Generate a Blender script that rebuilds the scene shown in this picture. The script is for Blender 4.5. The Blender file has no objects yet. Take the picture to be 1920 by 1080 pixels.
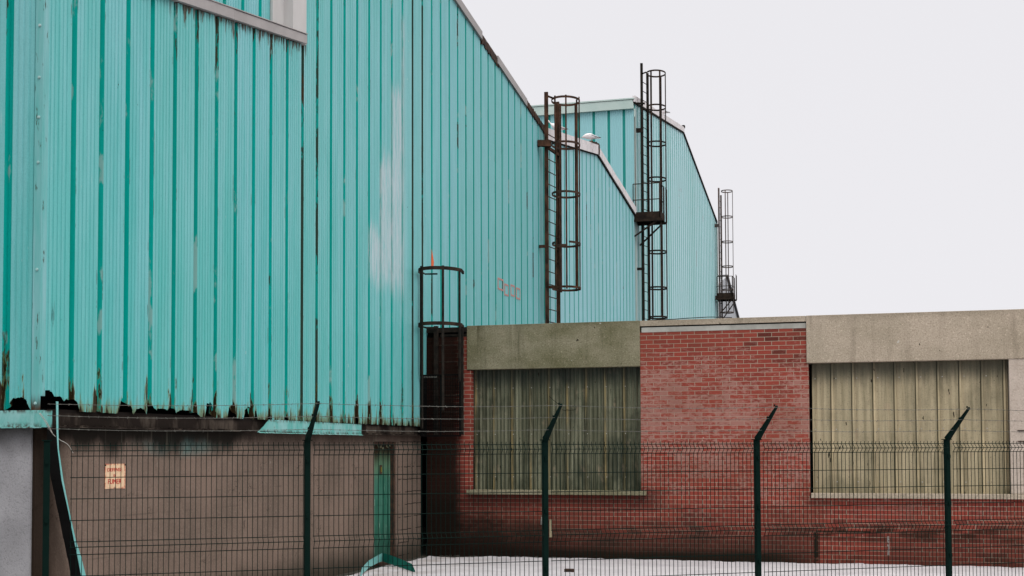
import bpy, math, random
from math import sin, cos, pi, radians
from mathutils import Vector, Matrix, noise as mnoise
random.seed(7)
S = bpy.context.scene
C = S.collection

# ---------------------------------------------------------------- camera
YAW, PITCH, ROLL = radians(16.15), radians(2.5), radians(0.2)
cam = bpy.data.cameras.new('camera'); camo = bpy.data.objects.new('camera', cam); C.objects.link(camo)
f = Vector((-sin(YAW)*cos(PITCH), cos(YAW)*cos(PITCH), sin(PITCH)))
R = Vector((cos(YAW), sin(YAW), 0)); U = R.cross(f)
R2 = R*cos(ROLL) - U*sin(ROLL); U2 = U*cos(ROLL) + R*sin(ROLL)
camo.matrix_world = Matrix(((R2.x, U2.x, -f.x, 7.94), (R2.y, U2.y, -f.y, 0), (R2.z, U2.z, -f.z, 1.86), (0, 0, 0, 1)))
cam.sensor_width = 36; cam.lens = 36*2520/1920; cam.shift_y = 191/1920
cam.clip_start = .1; cam.clip_end = 2000
S.camera = camo
S.render.resolution_x = 1920; S.render.resolution_y = 1080

# ---------------------------------------------------------------- node helper
class NT:
    def __init__(s, tree): s.t = tree; s.n = tree.nodes; s.l = tree.links
    def put(s, sock, v):
        if v is None: return
        if hasattr(v, 'is_output') or isinstance(v, bpy.types.NodeSocket): s.l.new(v, sock)
        else:
            if sock.type == 'RGBA' and len(v) == 3: v = (*v, 1)
            sock.default_value = v
    def m(s, op, a, b=None, c=None, clamp=False):
        n = s.n.new('ShaderNodeMath'); n.operation = op; n.use_clamp = clamp
        s.put(n.inputs[0], a); s.put(n.inputs[1], b); s.put(n.inputs[2], c); return n.outputs[0]
    def mix(s, fac, a, b, mode='MIX'):
        n = s.n.new('ShaderNodeMix'); n.data_type = 'RGBA'; n.blend_type = mode
        s.put(n.inputs[0], fac); s.put(n.inputs[6], a); s.put(n.inputs[7], b); return n.outputs[2]
    def pos(s):
        g = s.n.new('ShaderNodeNewGeometry'); x = s.n.new('ShaderNodeSeparateXYZ'); s.l.new(g.outputs['Position'], x.inputs[0])
        return x.outputs[0], x.outputs[1], x.outputs[2], g.outputs['Position']
    def obj(s):
        g = s.n.new('ShaderNodeTexCoord'); return g.outputs['Object']
    def scale(s, v, k, off=(0, 0, 0)):
        n = s.n.new('ShaderNodeMapping'); s.l.new(v, n.inputs[0]); n.inputs['Scale'].default_value = k; n.inputs['Location'].default_value = off; return n.outputs[0]
    def xyz(s, x, y, z):
        n = s.n.new('ShaderNodeCombineXYZ'); s.put(n.inputs[0], x); s.put(n.inputs[1], y); s.put(n.inputs[2], z); return n.outputs[0]
    def noise(s, v, sc=1., det=3., rough=.55):
        n = s.n.new('ShaderNodeTexNoise'); s.l.new(v, n.inputs['Vector']); n.inputs['Scale'].default_value = sc
        n.inputs['Detail'].default_value = det; n.inputs['Roughness'].default_value = rough; return n.outputs[0]
    def st(s, v, a, b):   # smooth step a->b
        n = s.n.new('ShaderNodeMapRange'); n.interpolation_type = 'SMOOTHSTEP'
        s.put(n.inputs[0], v)
        lo, hi, flip = (a, b, False) if not isinstance(a, (int, float)) or not isinstance(b, (int, float)) or a < b else (b, a, True)
        s.put(n.inputs[1], lo); s.put(n.inputs[2], hi)
        n.inputs[3].default_value = 1. if flip else 0.; n.inputs[4].default_value = 0. if flip else 1.
        return n.outputs[0]
    def box(s, v, a, b, e=.03):
        return s.m('MULTIPLY', s.st(v, a-e, a+e), s.st(v, b+e, b-e))
    def mul(s, *a):
        r = a[0]
        for b in a[1:]: r = s.m('MULTIPLY', r, b)
        return r
    def bump(s, h, st=.3, d=.01):
        n = s.n.new('ShaderNodeBump'); s.put(n.inputs['Height'], h); n.inputs['Strength'].default_value = st; n.inputs['Distance'].default_value = d; return n.outputs[0]

def material(name, fn, rough=.8, spec=.08, metal=0.):
    m = bpy.data.materials.new(name); m.use_nodes = True
    t = NT(m.node_tree); b = m.node_tree.nodes['Principled BSDF']
    r = fn(t)
    col, nrm, rg = (r if isinstance(r, tuple) and len(r) == 3 and not isinstance(r[0], float) else (r, None, None))
    t.put(b.inputs['Base Color'], col)
    if nrm is not None: t.put(b.inputs['Normal'], nrm)
    t.put(b.inputs['Roughness'], rg if rg is not None else rough)
    b.inputs['Specular IOR Level'].default_value = spec; b.inputs['Metallic'].default_value = metal
    return m

# ---------------------------------------------------------------- world: overcast sky, one soft sun
SUN_EL, SUN_ROT = radians(52), radians(128)
W = bpy.data.worlds.new('World'); S.world = W; W.use_nodes = True
t = NT(W.node_tree); bg = W.node_tree.nodes['Background']
sky = t.n.new('ShaderNodeTexSky'); sky.sky_type = 'NISHITA'; sky.sun_disc = False
sky.sun_elevation = SUN_EL; sky.sun_rotation = SUN_ROT
tc = t.n.new('ShaderNodeTexCoord'); sx = t.n.new('ShaderNodeSeparateXYZ'); t.l.new(tc.outputs['Generated'], sx.inputs[0])
up = t.st(sx.outputs[2], .33, .95)
cloud = t.mix(up, (8.6, 8.5, 8.85), (26.5, 25.4, 23.8))     # overcast: cloud brightens toward the zenith
hs = t.n.new('ShaderNodeHueSaturation'); hs.inputs['Saturation'].default_value = .15; t.l.new(sky.outputs[0], hs.inputs['Color'])
t.l.new(t.mix(.94, hs.outputs[0], cloud), bg.inputs['Color'])
bg.inputs['Strength'].default_value = .1
sun = bpy.data.lights.new('sun', 'SUN'); sun.energy = 1.1; sun.angle = radians(25); sun.color = (1, .97, .93)
so = bpy.data.objects.new('sun', sun); C.objects.link(so)
sd = Vector((cos(SUN_EL)*sin(SUN_ROT), cos(SUN_EL)*cos(SUN_ROT), sin(SUN_EL)))
so.rotation_euler = sd.to_track_quat('Z', 'Y').to_euler(); so.location = (10, -10, 30)
S.view_settings.view_transform = 'Standard'; S.view_settings.look = 'None'
S.view_settings.exposure = 0; S.view_settings.gamma = 1; S.view_settings.use_curve_mapping = False
S.render.engine = 'CYCLES'
S.cycles.max_bounces = 6; S.cycles.diffuse_bounces = 3

# ---------------------------------------------------------------- mesh helper
class MB:
    def __init__(s): s.v = []; s.f = []; s.mi = []; s.sm = []
    def quad(s, pts, m=0, smooth=False):
        k = len(s.v); s.v += [tuple(p) for p in pts]; s.f.append(tuple(range(k, k+len(pts)))); s.mi.append(m); s.sm.append(smooth)
    def box(s, a, b, m=0):
        x0, y0, z0 = a; x1, y1, z1 = b; k = len(s.v)
        s.v += [(x0,y0,z0),(x1,y0,z0),(x1,y1,z0),(x0,y1,z0),(x0,y0,z1),(x1,y0,z1),(x1,y1,z1),(x0,y1,z1)]
        for q in ((0,3,2,1),(4,5,6,7),(0,1,5,4),(1,2,6,5),(2,3,7,6),(3,0,4,7)):
            s.f.append(tuple(k+i for i in q)); s.mi.append(m); s.sm.append(False)
    def bar(s, p, q, w, h=None, m=0, up=(0, 0, 1), w2=None, h2=None):
        # rectangular bar p->q, width w (sideways), height h (along up)
        p, q = Vector(p), Vector(q); h = h or w; w2 = w2 or w; h2 = h2 or h
        d = (q-p).normalized(); u = Vector(up)
        if abs(d.dot(u)) > .98: u = Vector((0, 1, 0)) if abs(d.y) < .9 else Vector((1, 0, 0))
        r = d.cross(u).normalized(); u = r.cross(d)
        k = len(s.v)
        for c, ww, hh in ((p, w, h), (q, w2, h2)):
            for a, b in ((-1,-1),(1,-1),(1,1),(-1,1)): s.v.append(tuple(c + r*a*ww/2 + u*b*hh/2))
        for f_ in ((0,1,2,3),(7,6,5,4),(0,4,5,1),(1,5,6,2),(2,6,7,3),(3,7,4,0)):
            s.f.append(tuple(k+i for i in f_)); s.mi.append(m); s.sm.append(False)
    def tube(s, pts, r, n=6, m=0, cap=True, smooth=True, rads=None):
        pts = [Vector(p) for p in pts]; rings = []
        for i, p in enumerate(pts):
            d = (pts[min(i+1, len(pts)-1)] - pts[max(i-1, 0)]).normalized()
            u = Vector((0,0,1)) if abs(d.z) < .9 else Vector((1,0,0))
            a = d.cross(u).normalized(); b = a.cross(d); rr = rads[i] if rads else r
            k = len(s.v); rings.append(k)
            for j in range(n): s.v.append(tuple(p + a*rr*cos(2*pi*j/n) + b*rr*sin(2*pi*j/n)))
        for i in range(len(rings)-1):
            for j in range(n):
                s.f.append((rings[i]+j, rings[i]+(j+1)%n, rings[i+1]+(j+1)%n, rings[i+1]+j)); s.mi.append(m); s.sm.append(smooth)
        if cap:
            s.f.append(tuple(rings[0]+j for j in range(n))[::-1]); s.mi.append(m); s.sm.append(False)
            s.f.append(tuple(rings[-1]+j for j in range(n))); s.mi.append(m); s.sm.append(False)
    def build(s, name, mats, parent=None, bevel=0, label=None, weld=False):
        if not isinstance(mats, (list, tuple)): mats = [mats]
        off = Vector((0, 0, 0))
        p_ = parent
        while p_: off += p_.location; p_ = p_.parent
        me = bpy.data.meshes.new(name); me.from_pydata([tuple(Vector(v)-off) for v in s.v], [], s.f)
        for m in mats: me.materials.append(m)
        for p, m, sm in zip(me.polygons, s.mi, s.sm): p.material_index = m; p.use_smooth = sm
        me.update()
        o = bpy.data.objects.new(name, me); C.objects.link(o)
        if parent: o.parent = parent
        if bevel:
            b = o.modifiers.new('b', 'BEVEL'); b.width = bevel; b.segments = 2; b.limit_method = 'ANGLE'
        if label: o['label'] = label
        return o

def thing(name, label, cat, loc, group=None):
    o = bpy.data.objects.new(name, None); C.objects.link(o); o.location = loc; o.empty_display_size = .2
    o['label'] = label; o['category'] = cat
    if group: o['group'] = group
    bpy.context.view_layer.update()
    return o
def tag(o, label, cat, group=None):
    o['label'] = label; o['category'] = cat
    if group: o['group'] = group
    return o

# ---------------------------------------------------------------- materials
FR = lambda Y: 7.05 + .147*(Y-13.7)          # lower edge of the slanted opening on the side wall

def paint(deep=False, bay=1, dirt=0.):
    def fn(t):
        x, y, z, P = t.pos()
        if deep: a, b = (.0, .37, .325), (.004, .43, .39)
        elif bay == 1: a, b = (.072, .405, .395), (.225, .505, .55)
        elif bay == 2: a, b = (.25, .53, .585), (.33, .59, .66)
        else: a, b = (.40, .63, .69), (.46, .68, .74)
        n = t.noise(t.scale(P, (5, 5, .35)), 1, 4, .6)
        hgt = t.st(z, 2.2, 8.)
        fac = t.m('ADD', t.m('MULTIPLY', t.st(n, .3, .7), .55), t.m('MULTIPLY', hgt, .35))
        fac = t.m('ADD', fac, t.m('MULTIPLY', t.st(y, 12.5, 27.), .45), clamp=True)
        if deep: col2_ = t.st(y, 18, 28)
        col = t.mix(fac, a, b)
        if deep: col = t.mix(t.m('MULTIPLY', col2_, .5), col, (.09, .42, .40))
        # each sheet weathered a little differently
        sheet = t.m('FLOOR', t.m('DIVIDE', t.m('SUBTRACT', y, 11.18), .98))
        wn = t.n.new('ShaderNodeTexWhiteNoise'); wn.noise_dimensions = '1D'; t.put(wn.inputs['W'], sheet)
        col = t.mix(t.m('MULTIPLY', wn.outputs[0], .22), col, (.10, .44, .37) if not deep else (.01, .2, .15))
        # grain
        g = t.noise(P, 60, 2, .7); col = t.mix(t.m('MULTIPLY', t.st(g, .35, .75), .12), col, (.02, .12, .11))
        # pale scuffs, long streaks
        sc = t.st(t.noise(t.scale(P, (9, 9, .9), (3, 1, 7)), 1, 5, .65), .66, .78)
        if not deep: col = t.mix(t.m('MULTIPLY', sc, .55), col, (.42, .56, .58))
        # paint chips
        ch = t.st(t.noise(t.scale(P, (30, 30, 9)), 1, 3, .5), .755, .775)
        col = t.mix(ch, col, (.02, .02, .015))
        phg = t.m('FRACT', t.m('DIVIDE', t.m('SUBTRACT', y, 11.18), .4874))
        if not deep:
            gl = t.mul(t.m('MAXIMUM', t.box(phg, .775, .80, .008), t.box(phg, -.01, .02, .008)), t.st(t.noise(t.scale(P, (4, 4, 1.3), (8, 3, 1)), 1, 5, .75), .56, .62))
            gl = t.mul(gl, t.st(y, 11.14, 11.16), t.m('SUBTRACT', 1, t.box(y, 41.3, 41.412, .002)))
            col = t.mix(t.m('MULTIPLY', gl, .8), col, (.05, .07, .055))
            # run-off stains and scratches
            rs = t.st(t.noise(t.scale(P, (40, 40, .8), (2, 8, 5)), 1, 4, .6), .66, .76)
            col = t.mix(t.m('MULTIPLY', rs, .35), col, (.10, .25, .22))
            sc2 = t.mul(t.st(t.noise(t.scale(P, (50, 50, 6), (5, 5, 1)), 1, 3, .6), .70, .74), t.st(t.noise(t.scale(P, (2, 2, .7), (5, 0, 1)), 1, 2), .5, .6))
            col = t.mix(t.m('MULTIPLY', sc2, .7), col, (.55, .60, .62))
        if deep:
            rib = t.m('FLOOR', t.m('DIVIDE', t.m('SUBTRACT', y, 11.4), .4874))
            w2 = t.n.new('ShaderNodeTexWhiteNoise'); w2.noise_dimensions = '1D'; t.put(w2.inputs['W'], t.m('MULTIPLY', rib, 3.17))
            dn = t.noise(t.scale(P, (2, 2, .55), (0, 5, 2)), 1, 3, .6)
            thr = t.m('SUBTRACT', dn, t.m('MULTIPLY', w2.outputs[0], .16))
            fine = t.noise(t.scale(P, (30, 30, 10)), 1, 3, .6)
            thr = t.m('ADD', thr, t.m('MULTIPLY', t.m('SUBTRACT', fine, .5), .25))
            if not dirt:
                wp = t.st(t.m('ADD', t.noise(t.scale(P, (3, 3, .9), (7, 1, 2)), 1, 3, .6), t.m('MULTIPLY', t.m('SUBTRACT', fine, .5), .2)), .60, .66)
                col = t.mix(t.m('MULTIPLY', wp, .8), col, (.30, .47, .46))
            d = t.st(thr, .60-dirt, .65-dirt)
            col = t.mix(t.m('MULTIPLY', d, .9), col, t.mix(dn, (.012, .015, .008), (.06, .05, .03)))
        if bay == 1:
            # long bleached patch where the paint has worn off
            kk = t.m('FLOOR', t.m('DIVIDE', t.m('SUBTRACT', y, 11.15), .4874))
            nn = t.noise(t.scale(P, (9, 9, .8), (1, 2, 3)), 1, 4, .65)
            top_ = t.m('ADD', 5.35, t.m('MULTIPLY', t.m('SUBTRACT', kk, 17), 1.25))
            zz = t.m('ADD', z, t.m('MULTIPLY', t.m('SUBTRACT', nn, .5), 1.1))
            pm = t.mul(t.st(t.m('SUBTRACT', top_, zz), -.12, .2), t.st(zz, 4.25, 4.75), t.st(kk, 16.4, 16.6), t.st(y, 21.1, 20.85))
            str_ = t.st(t.noise(t.scale(P, (22, 22, .9)), 1, 4, .7), .30, .55)
            pm = t.mul(pm, t.m('ADD', t.m('MULTIPLY', str_, .7), .3))
            pm2 = t.mul(t.box(y, 19.9, 21.0, .2), t.st(z, 8.5, 6.5), t.st(z, 3.0, 4.2), t.st(nn, .55, .68), .5)
            pmx = t.m('ADD', .3, t.m('MULTIPLY', t.st(t.noise(t.scale(P, (60, 60, 2.5), (4, 4, 4)), 1, 4, .7), .38, .58), .5))
            col = t.mix(t.m('MULTIPLY', t.m('MAXIMUM', pm, pm2), pmx), col, (.52, .56, .61))
            # rust and moss creeping up from the torn bottom edge
            rn = t.noise(t.scale(P, (13, 13, 2.2)), 1, 4, .65)
            big = t.noise(t.scale(P, (1.6, 1.6, .2), (4, 0, 0)), 1, 2, .5)
            ph = t.m('FRACT', t.m('DIVIDE', t.m('SUBTRACT', y, 11.18), .4874))
            nr = t.m('ADD', .30, t.m('MULTIPLY', t.m('MAXIMUM', t.st(ph, .62, .80), t.st(ph, .16, .02)), .75))
            lim = t.m('ADD', 2.22, t.m('MULTIPLY', t.mul(t.st(rn, .42, .78), t.m('ADD', .5, t.m('MULTIPLY', t.st(big, .38, .58), .5))), t.m('MULTIPLY', nr, .85) if not deep else 1.0))
            moss = t.mul(t.st(t.m('SUBTRACT', z, lim), .16, .02), t.st(rn, .36, .48))
            rust = t.st(t.m('SUBTRACT', z, lim), .03, -.02)
            col = t.mix(t.m('MULTIPLY', moss, .75), col, (.15, .14, .04))
            col = t.mix(rust, col, t.mix(t.noise(P, 35, 3), (.006, .005, .004), (.045, .028, .010)))
            # rust under the slanted opening
            line = t.m('ADD', 7.05-.147*13.7, t.m('MULTIPLY', y, .147))
            dz = t.m('SUBTRACT', line, z)
            r2 = t.m('MULTIPLY', t.st(t.noise(t.scale(P, (13, 17, 1.5)), 1, 5, .7), .40, .74), .34 if not deep else 1.3)
            rm = t.mul(t.st(t.m('SUBTRACT', dz, r2), .06, -.05), t.st(y, 13.2, 13.8), t.st(y, 17.15, 17.05), t.st(dz, -.2, -.1))
            col = t.mix(t.m('MULTIPLY', rm, .92), col, t.mix(t.noise(P, 30, 3), (.01, .008, .006), (.12, .07, .03)))
            # black weathering at the corner
            cn = t.noise(t.scale(P, (16, 16, 3)), 1, 4, .6)
            cm = t.mul(t.box(y, 11.28, 11.34, .05), t.st(cn, .56, .66), t.st(z, 4.2, 2.6))
            col = t.mix(cm, col, (.02, .03, .03))
        bp = t.bump(t.noise(t.scale(P, (4, 4, 1.2)), 1, 3), .5, .03)
        return col, bp, None
    return fn
M = {}
for b_ in (1, 2, 3):
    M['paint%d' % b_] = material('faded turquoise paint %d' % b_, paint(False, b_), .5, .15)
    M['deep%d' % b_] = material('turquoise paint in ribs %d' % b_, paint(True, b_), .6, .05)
M['dirty'] = material('grimy rib', paint(True, 1, .3), .8, .1)

def simple(col, var=.25, sc=6, col2=None, rough=.8, spec=.3, stretch=(1, 1, 1), bump=0., metal=0.):
    c2 = col2 or tuple(c*(1-var) for c in col)
    def fn(t):
        P = t.pos()[3]; n = t.noise(t.scale(P, stretch), sc, 5, .65)
        c = t.mix(t.st(n, .3, .7), col, c2)
        return c, (t.bump(n, bump, .01) if bump else None), None
    return fn
M['flash'] = material('turquoise flashing', simple((.13, .42, .40), sc=5, col2=(.22, .47, .47), rough=.5), .5)
def flashfn(t):
    x, y, z, P = t.pos(); n = t.noise(t.scale(P, (6, 6, 3)), 1, 5, .65)
    c = t.mix(t.st(n, .3, .7), (.09, .36, .33), (.24, .46, .46))
    r = t.st(t.noise(t.scale(P, (9, 9, 9)), 1, 4, .7), .6, .7)
    edge = t.m('MAXIMUM', t.st(z, 2.14, 2.085), t.st(z, 2.20, 2.245))
    e2 = t.mul(edge, t.st(t.noise(t.scale(P, (25, 25, 14)), 1, 3, .6), .42, .62))
    c = t.mix(t.m('MULTIPLY', r, .6), c, (.12, .06, .025))
    return t.mix(t.m('MULTIPLY', e2, .85), c, (.05, .025, .012)), None, None
M['flash_rust'] = material('rusting turquoise flashing', flashfn, .6)
M['trim'] = material('pale turquoise trim', simple((.40, .55, .55), col2=(.24, .47, .46), sc=2, stretch=(4, 4, .6)), .5)
def cornerfn(t):
    x, y, z, P = t.pos(); n = t.noise(t.scale(P, (6, 6, .5)), 1, 5, .65)
    c = t.mix(t.st(n, .3, .7), (.10, .38, .37), (.22, .44, .47))
    r = t.st(t.noise(t.scale(P, (18, 18, 3.5), (2, 2, 2)), 1, 4, .65), .60, .66)
    c = t.mix(t.m('MULTIPLY', r, .85), c, (.045, .05, .03))
    low = t.st(t.m('SUBTRACT', z, t.m('MULTIPLY', n, .5)), 2.2, 2.0)
    return t.mix(low, c, (.05, .025, .012)), None, None
M['corner'] = material('stained corner trim', cornerfn, .6)
M['coping3'] = material('pale green coping', simple((.50, .60, .58), sc=1.2, col2=(.42, .54, .52)), .6)
def vergefn(t):
    x, y, z, P = t.pos()
    n = t.noise(t.scale(P, (8, 5, 5)), 1, 5, .65)
    c = t.mix(t.st(n, .35, .7), (.74, .70, .72), (.58, .56, .58))
    return t.mix(t.m('MULTIPLY', t.st(t.noise(P, 11, 4, .7), .62, .70), .75), c, (.06, .045, .035)), None, None
M['verge'] = material('weathered white verge', vergefn, .7)
M['grey'] = material('grey fascia', simple((.36, .34, .34), sc=1.5, var=.18), .5)
M['greypanel'] = material('light grey panel', simple((.52, .51, .51), sc=2, var=.1, stretch=(2, 2, .5)), .6)
M['void'] = material('black gap', simple((.006, .006, .006)), 1, .05)
M['rustblack'] = material('rusty blackened steel', simple((.022, .015, .012), sc=14, col2=(.11, .055, .032)), .8, .05, bump=0) if False else material('rusty blackened steel', simple((.018, .013, .011), sc=9, col2=(.075, .038, .024)), .8, .25)
M['rustbrown'] = material('brown rusty ladder steel', simple((.02, .014, .011), sc=7, col2=(.105, .052, .034), stretch=(1, 1, .5)), .8, .05)
M['black'] = material('black painted steel', simple((.010, .010, .009), sc=9, col2=(.028, .022, .018)), .8, .05)
M['blackrust'] = material('black steel with brown patches', simple((.014, .011, .010), sc=5, col2=(.045, .03, .022)), .8, .05)
M['steelgrey'] = material('grey steel ladder', simple((.045, .04, .038), sc=5, col2=(.16, .12, .11)), .8, .05)
M['fence'] = material('dark green fence coating', simple((.002, .010, .008), sc=8, col2=(.003, .011, .009)), .6, .03)
M['wire'] = material('galvanised wire', simple((.16, .16, .145), sc=30, var=.5), .8, .05, metal=0)
M['white'] = material('white cable', simple((.5, .5, .46), sc=20), .6)
M['roof'] = material('grey fibre cement roof', simple((.22, .22, .22), sc=3), .9)
M['bitumen'] = material('black roofing felt', simple((.03, .03, .03), sc=5), .9)

def plaster(t):
    x, y, z, P = t.pos()
    big = t.noise(t.scale(P, (1.2, 1.2, .8)), 1, 4, .6)
    c = t.mix(t.st(big, .3, .7), (.192, .140, .114), (.134, .101, .082))
    g = t.noise(P, 55, 3, .75)
    c = t.mix(t.m('MULTIPLY', t.st(g, .5, .8), .6), c, (.30, .25, .20))
    c = t.mix(t.m('MULTIPLY', t.st(g, .45, .25), .65), c, (.05, .04, .032))
    lj = t.m('ABSOLUTE', t.m('SUBTRACT', t.m('FRACT', t.m('DIVIDE', z, .21)), .5))
    c = t.mix(t.mul(t.st(lj, .06, .02), t.st(t.noise(t.scale(P, (1.5, 1.5, 3), (3, 3, 3)), 1, 3), .5, .7), .35), c, (.06, .048, .04))
    ck = t.st(t.m('ABSOLUTE', t.m('SUBTRACT', t.noise(t.scale(P, (1, 1.1, 1.6), (4, 7, 2)), 1, 5, .6), .5)), .006, .002)
    c = t.mix(t.mul(ck, t.st(t.noise(t.scale(P, (1, .7, 1), (2, 2, 9)), 1, 2), .52, .6), .6), c, (.035, .028, .022))
    pt = t.st(t.noise(t.scale(P, (9, 9, 5), (1, 7, 2)), 1, 3, .6), .70, .73)
    c = t.mix(t.m('MULTIPLY', pt, .6), c, (.04, .032, .026))
    pw = t.st(t.noise(t.scale(P, (14, 14, 4), (6, 7, 2)), 1, 3, .6), .735, .755)
    c = t.mix(t.m('MULTIPLY', pw, .55), c, (.32, .28, .24))
    # blue-green spray cloud
    d = t.m('POWER', t.m('ADD', t.m('POWER', t.m('DIVIDE', t.m('SUBTRACT', y, 13.9), 1.0), 2), t.m('POWER', t.m('DIVIDE', t.m('SUBTRACT', z, 1.93), .16), 2)), .5)
    sp = t.mul(t.st(d, 1.25, .3), t.st(t.noise(t.scale(P, (3, 3, 3)), 1, 3), .35, .55), .6)
    c = t.mix(sp, c, (.035, .16, .16))
    # near-black tone down from the ledge, up from the ground and toward the corner
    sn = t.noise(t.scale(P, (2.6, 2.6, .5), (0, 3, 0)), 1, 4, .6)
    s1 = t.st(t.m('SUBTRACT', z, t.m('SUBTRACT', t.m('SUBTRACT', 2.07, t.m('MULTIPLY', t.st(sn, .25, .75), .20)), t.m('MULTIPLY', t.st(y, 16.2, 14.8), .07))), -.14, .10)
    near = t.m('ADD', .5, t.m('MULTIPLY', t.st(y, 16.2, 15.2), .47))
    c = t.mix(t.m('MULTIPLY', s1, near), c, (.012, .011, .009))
    dr = t.mul(t.st(t.noise(t.scale(P, (12, 12, .3)), 1, 3, .6), .58, .75), t.st(z, 1.5, 2.0), .5)
    c = t.mix(dr, c, (.17, .16, .12))
    s2 = t.st(t.m('ADD', z, t.m('MULTIPLY', sn, .4)), .66, .25)
    c = t.mix(t.m('MULTIPLY', s2, .75), c, (.03, .027, .02))
    cor = t.st(t.m('ADD', y, t.m('MULTIPLY', sn, .2)), 11.95, 11.45)
    c = t.mix(t.m('MULTIPLY', cor, .93), c, (.014, .009, .006))
    # open block joints beside the door
    jz = t.m('ABSOLUTE', t.m('SUBTRACT', t.m('FRACT', t.m('DIVIDE', t.m('ADD', z, t.m('MULTIPLY', t.noise(t.scale(P, (0, 5, 0)), 1, 2), .03)), .21)), .5))
    jm = t.mul(t.st(jz, .05, .02), t.st(y, 20.9, 21.0), t.st(t.noise(t.scale(P, (3, 3, 1.5)), 1, 3), .42, .5))
    c = t.mix(t.m('MULTIPLY', jm, .9), c, (.015, .012, .01))
    return c, t.bump(g, .5, .008), None
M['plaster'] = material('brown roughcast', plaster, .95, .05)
def pale(t):
    x, y, z, P = t.pos(); g = t.noise(P, 55, 3, .75); b = t.noise(P, 2, 3)
    c = t.mix(t.st(b, .3, .7), (.33, .33, .35), (.25, .25, .265))
    c = t.mix(t.m('MULTIPLY', t.st(g, .5, .25), .6), c, (.11, .11, .115))
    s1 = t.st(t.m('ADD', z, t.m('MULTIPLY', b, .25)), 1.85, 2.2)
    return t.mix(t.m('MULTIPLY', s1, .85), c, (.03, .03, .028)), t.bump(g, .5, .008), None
M['pale'] = material('pale grey roughcast', pale, .95, .15)
def ledge(t):
    x, y, z, P = t.pos(); n = t.noise(t.scale(P, (2.5, 2.5, 1)), 1, 5, .65)
    c = t.mix(t.st(n, .45, .68), (.014, .010, .008), (.075, .06, .048))
    c = t.mix(t.st(z, 2.20, 2.245), c, (.008, .006, .005))
    return c, None, None
M['ledge'] = material('dirty ledge beam', ledge, .95, .1)

def concrete(base, dark, green, amt):
    def fn(t):
        x, y, z, P = t.pos()
        b = t.noise(t.scale(P, (1.0, 1, 1.6)), 1, 5, .65); g = t.noise(P, 38, 4, .85); g2 = t.noise(P, 48, 2, .7)
        c = t.mix(t.st(b, .3, .7), base, green)
        c = t.mix(t.m('MULTIPLY', t.st(g, .52, .36), .5), c, dark)
        c = t.mix(t.m('MULTIPLY', t.st(g2, .58, .74), .6), c, tuple(min(1, v*1.6) for v in base))
        drip = t.mul(t.st(t.noise(t.scale(P, (5, 5, .35), (2, 0, 1)), 1, 4, .6), .5, .75), amt)
        c = t.mix(drip, c, dark)
        topd = t.mul(t.st(t.m('ADD', z, t.m('MULTIPLY', b, .3)), 4.0, 4.2), .35)
        c = t.mix(topd, c, dark)
        chip = t.st(t.noise(t.scale(P, (14, 14, 5)), 1, 2, .5), .74, .75)
        c = t.mix(chip, c, (.02, .015, .01))
        pit = t.st(t.noise(t.scale(P, (7, 7, 7), (5, 5, 5)), 1, 2, .5), .76, .78)
        c = t.mix(t.m('MULTIPLY', pit, .7), c, (.55, .52, .48))
        return c, t.bump(g, .55, .01), None
    return fn
M['conc1'] = material('mossy exposed aggregate concrete', concrete((.285, .255, .18), (.05, .045, .022), (.15, .14, .08), .75), .95, .05)
M['conc2'] = material('warm exposed aggregate concrete', concrete((.455, .38, .305), (.13, .105, .075), (.36, .305, .235), .4), .95, .05)
M['conc3'] = material('pinkish roughcast pillar', concrete((.50, .43, .375), (.25, .20, .165), (.43, .365, .31), .2), .95, .05)
M['mortarband'] = material('grey cement band', simple((.44, .43, .40), sc=3, col2=(.30, .29, .265)), .9)

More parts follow.
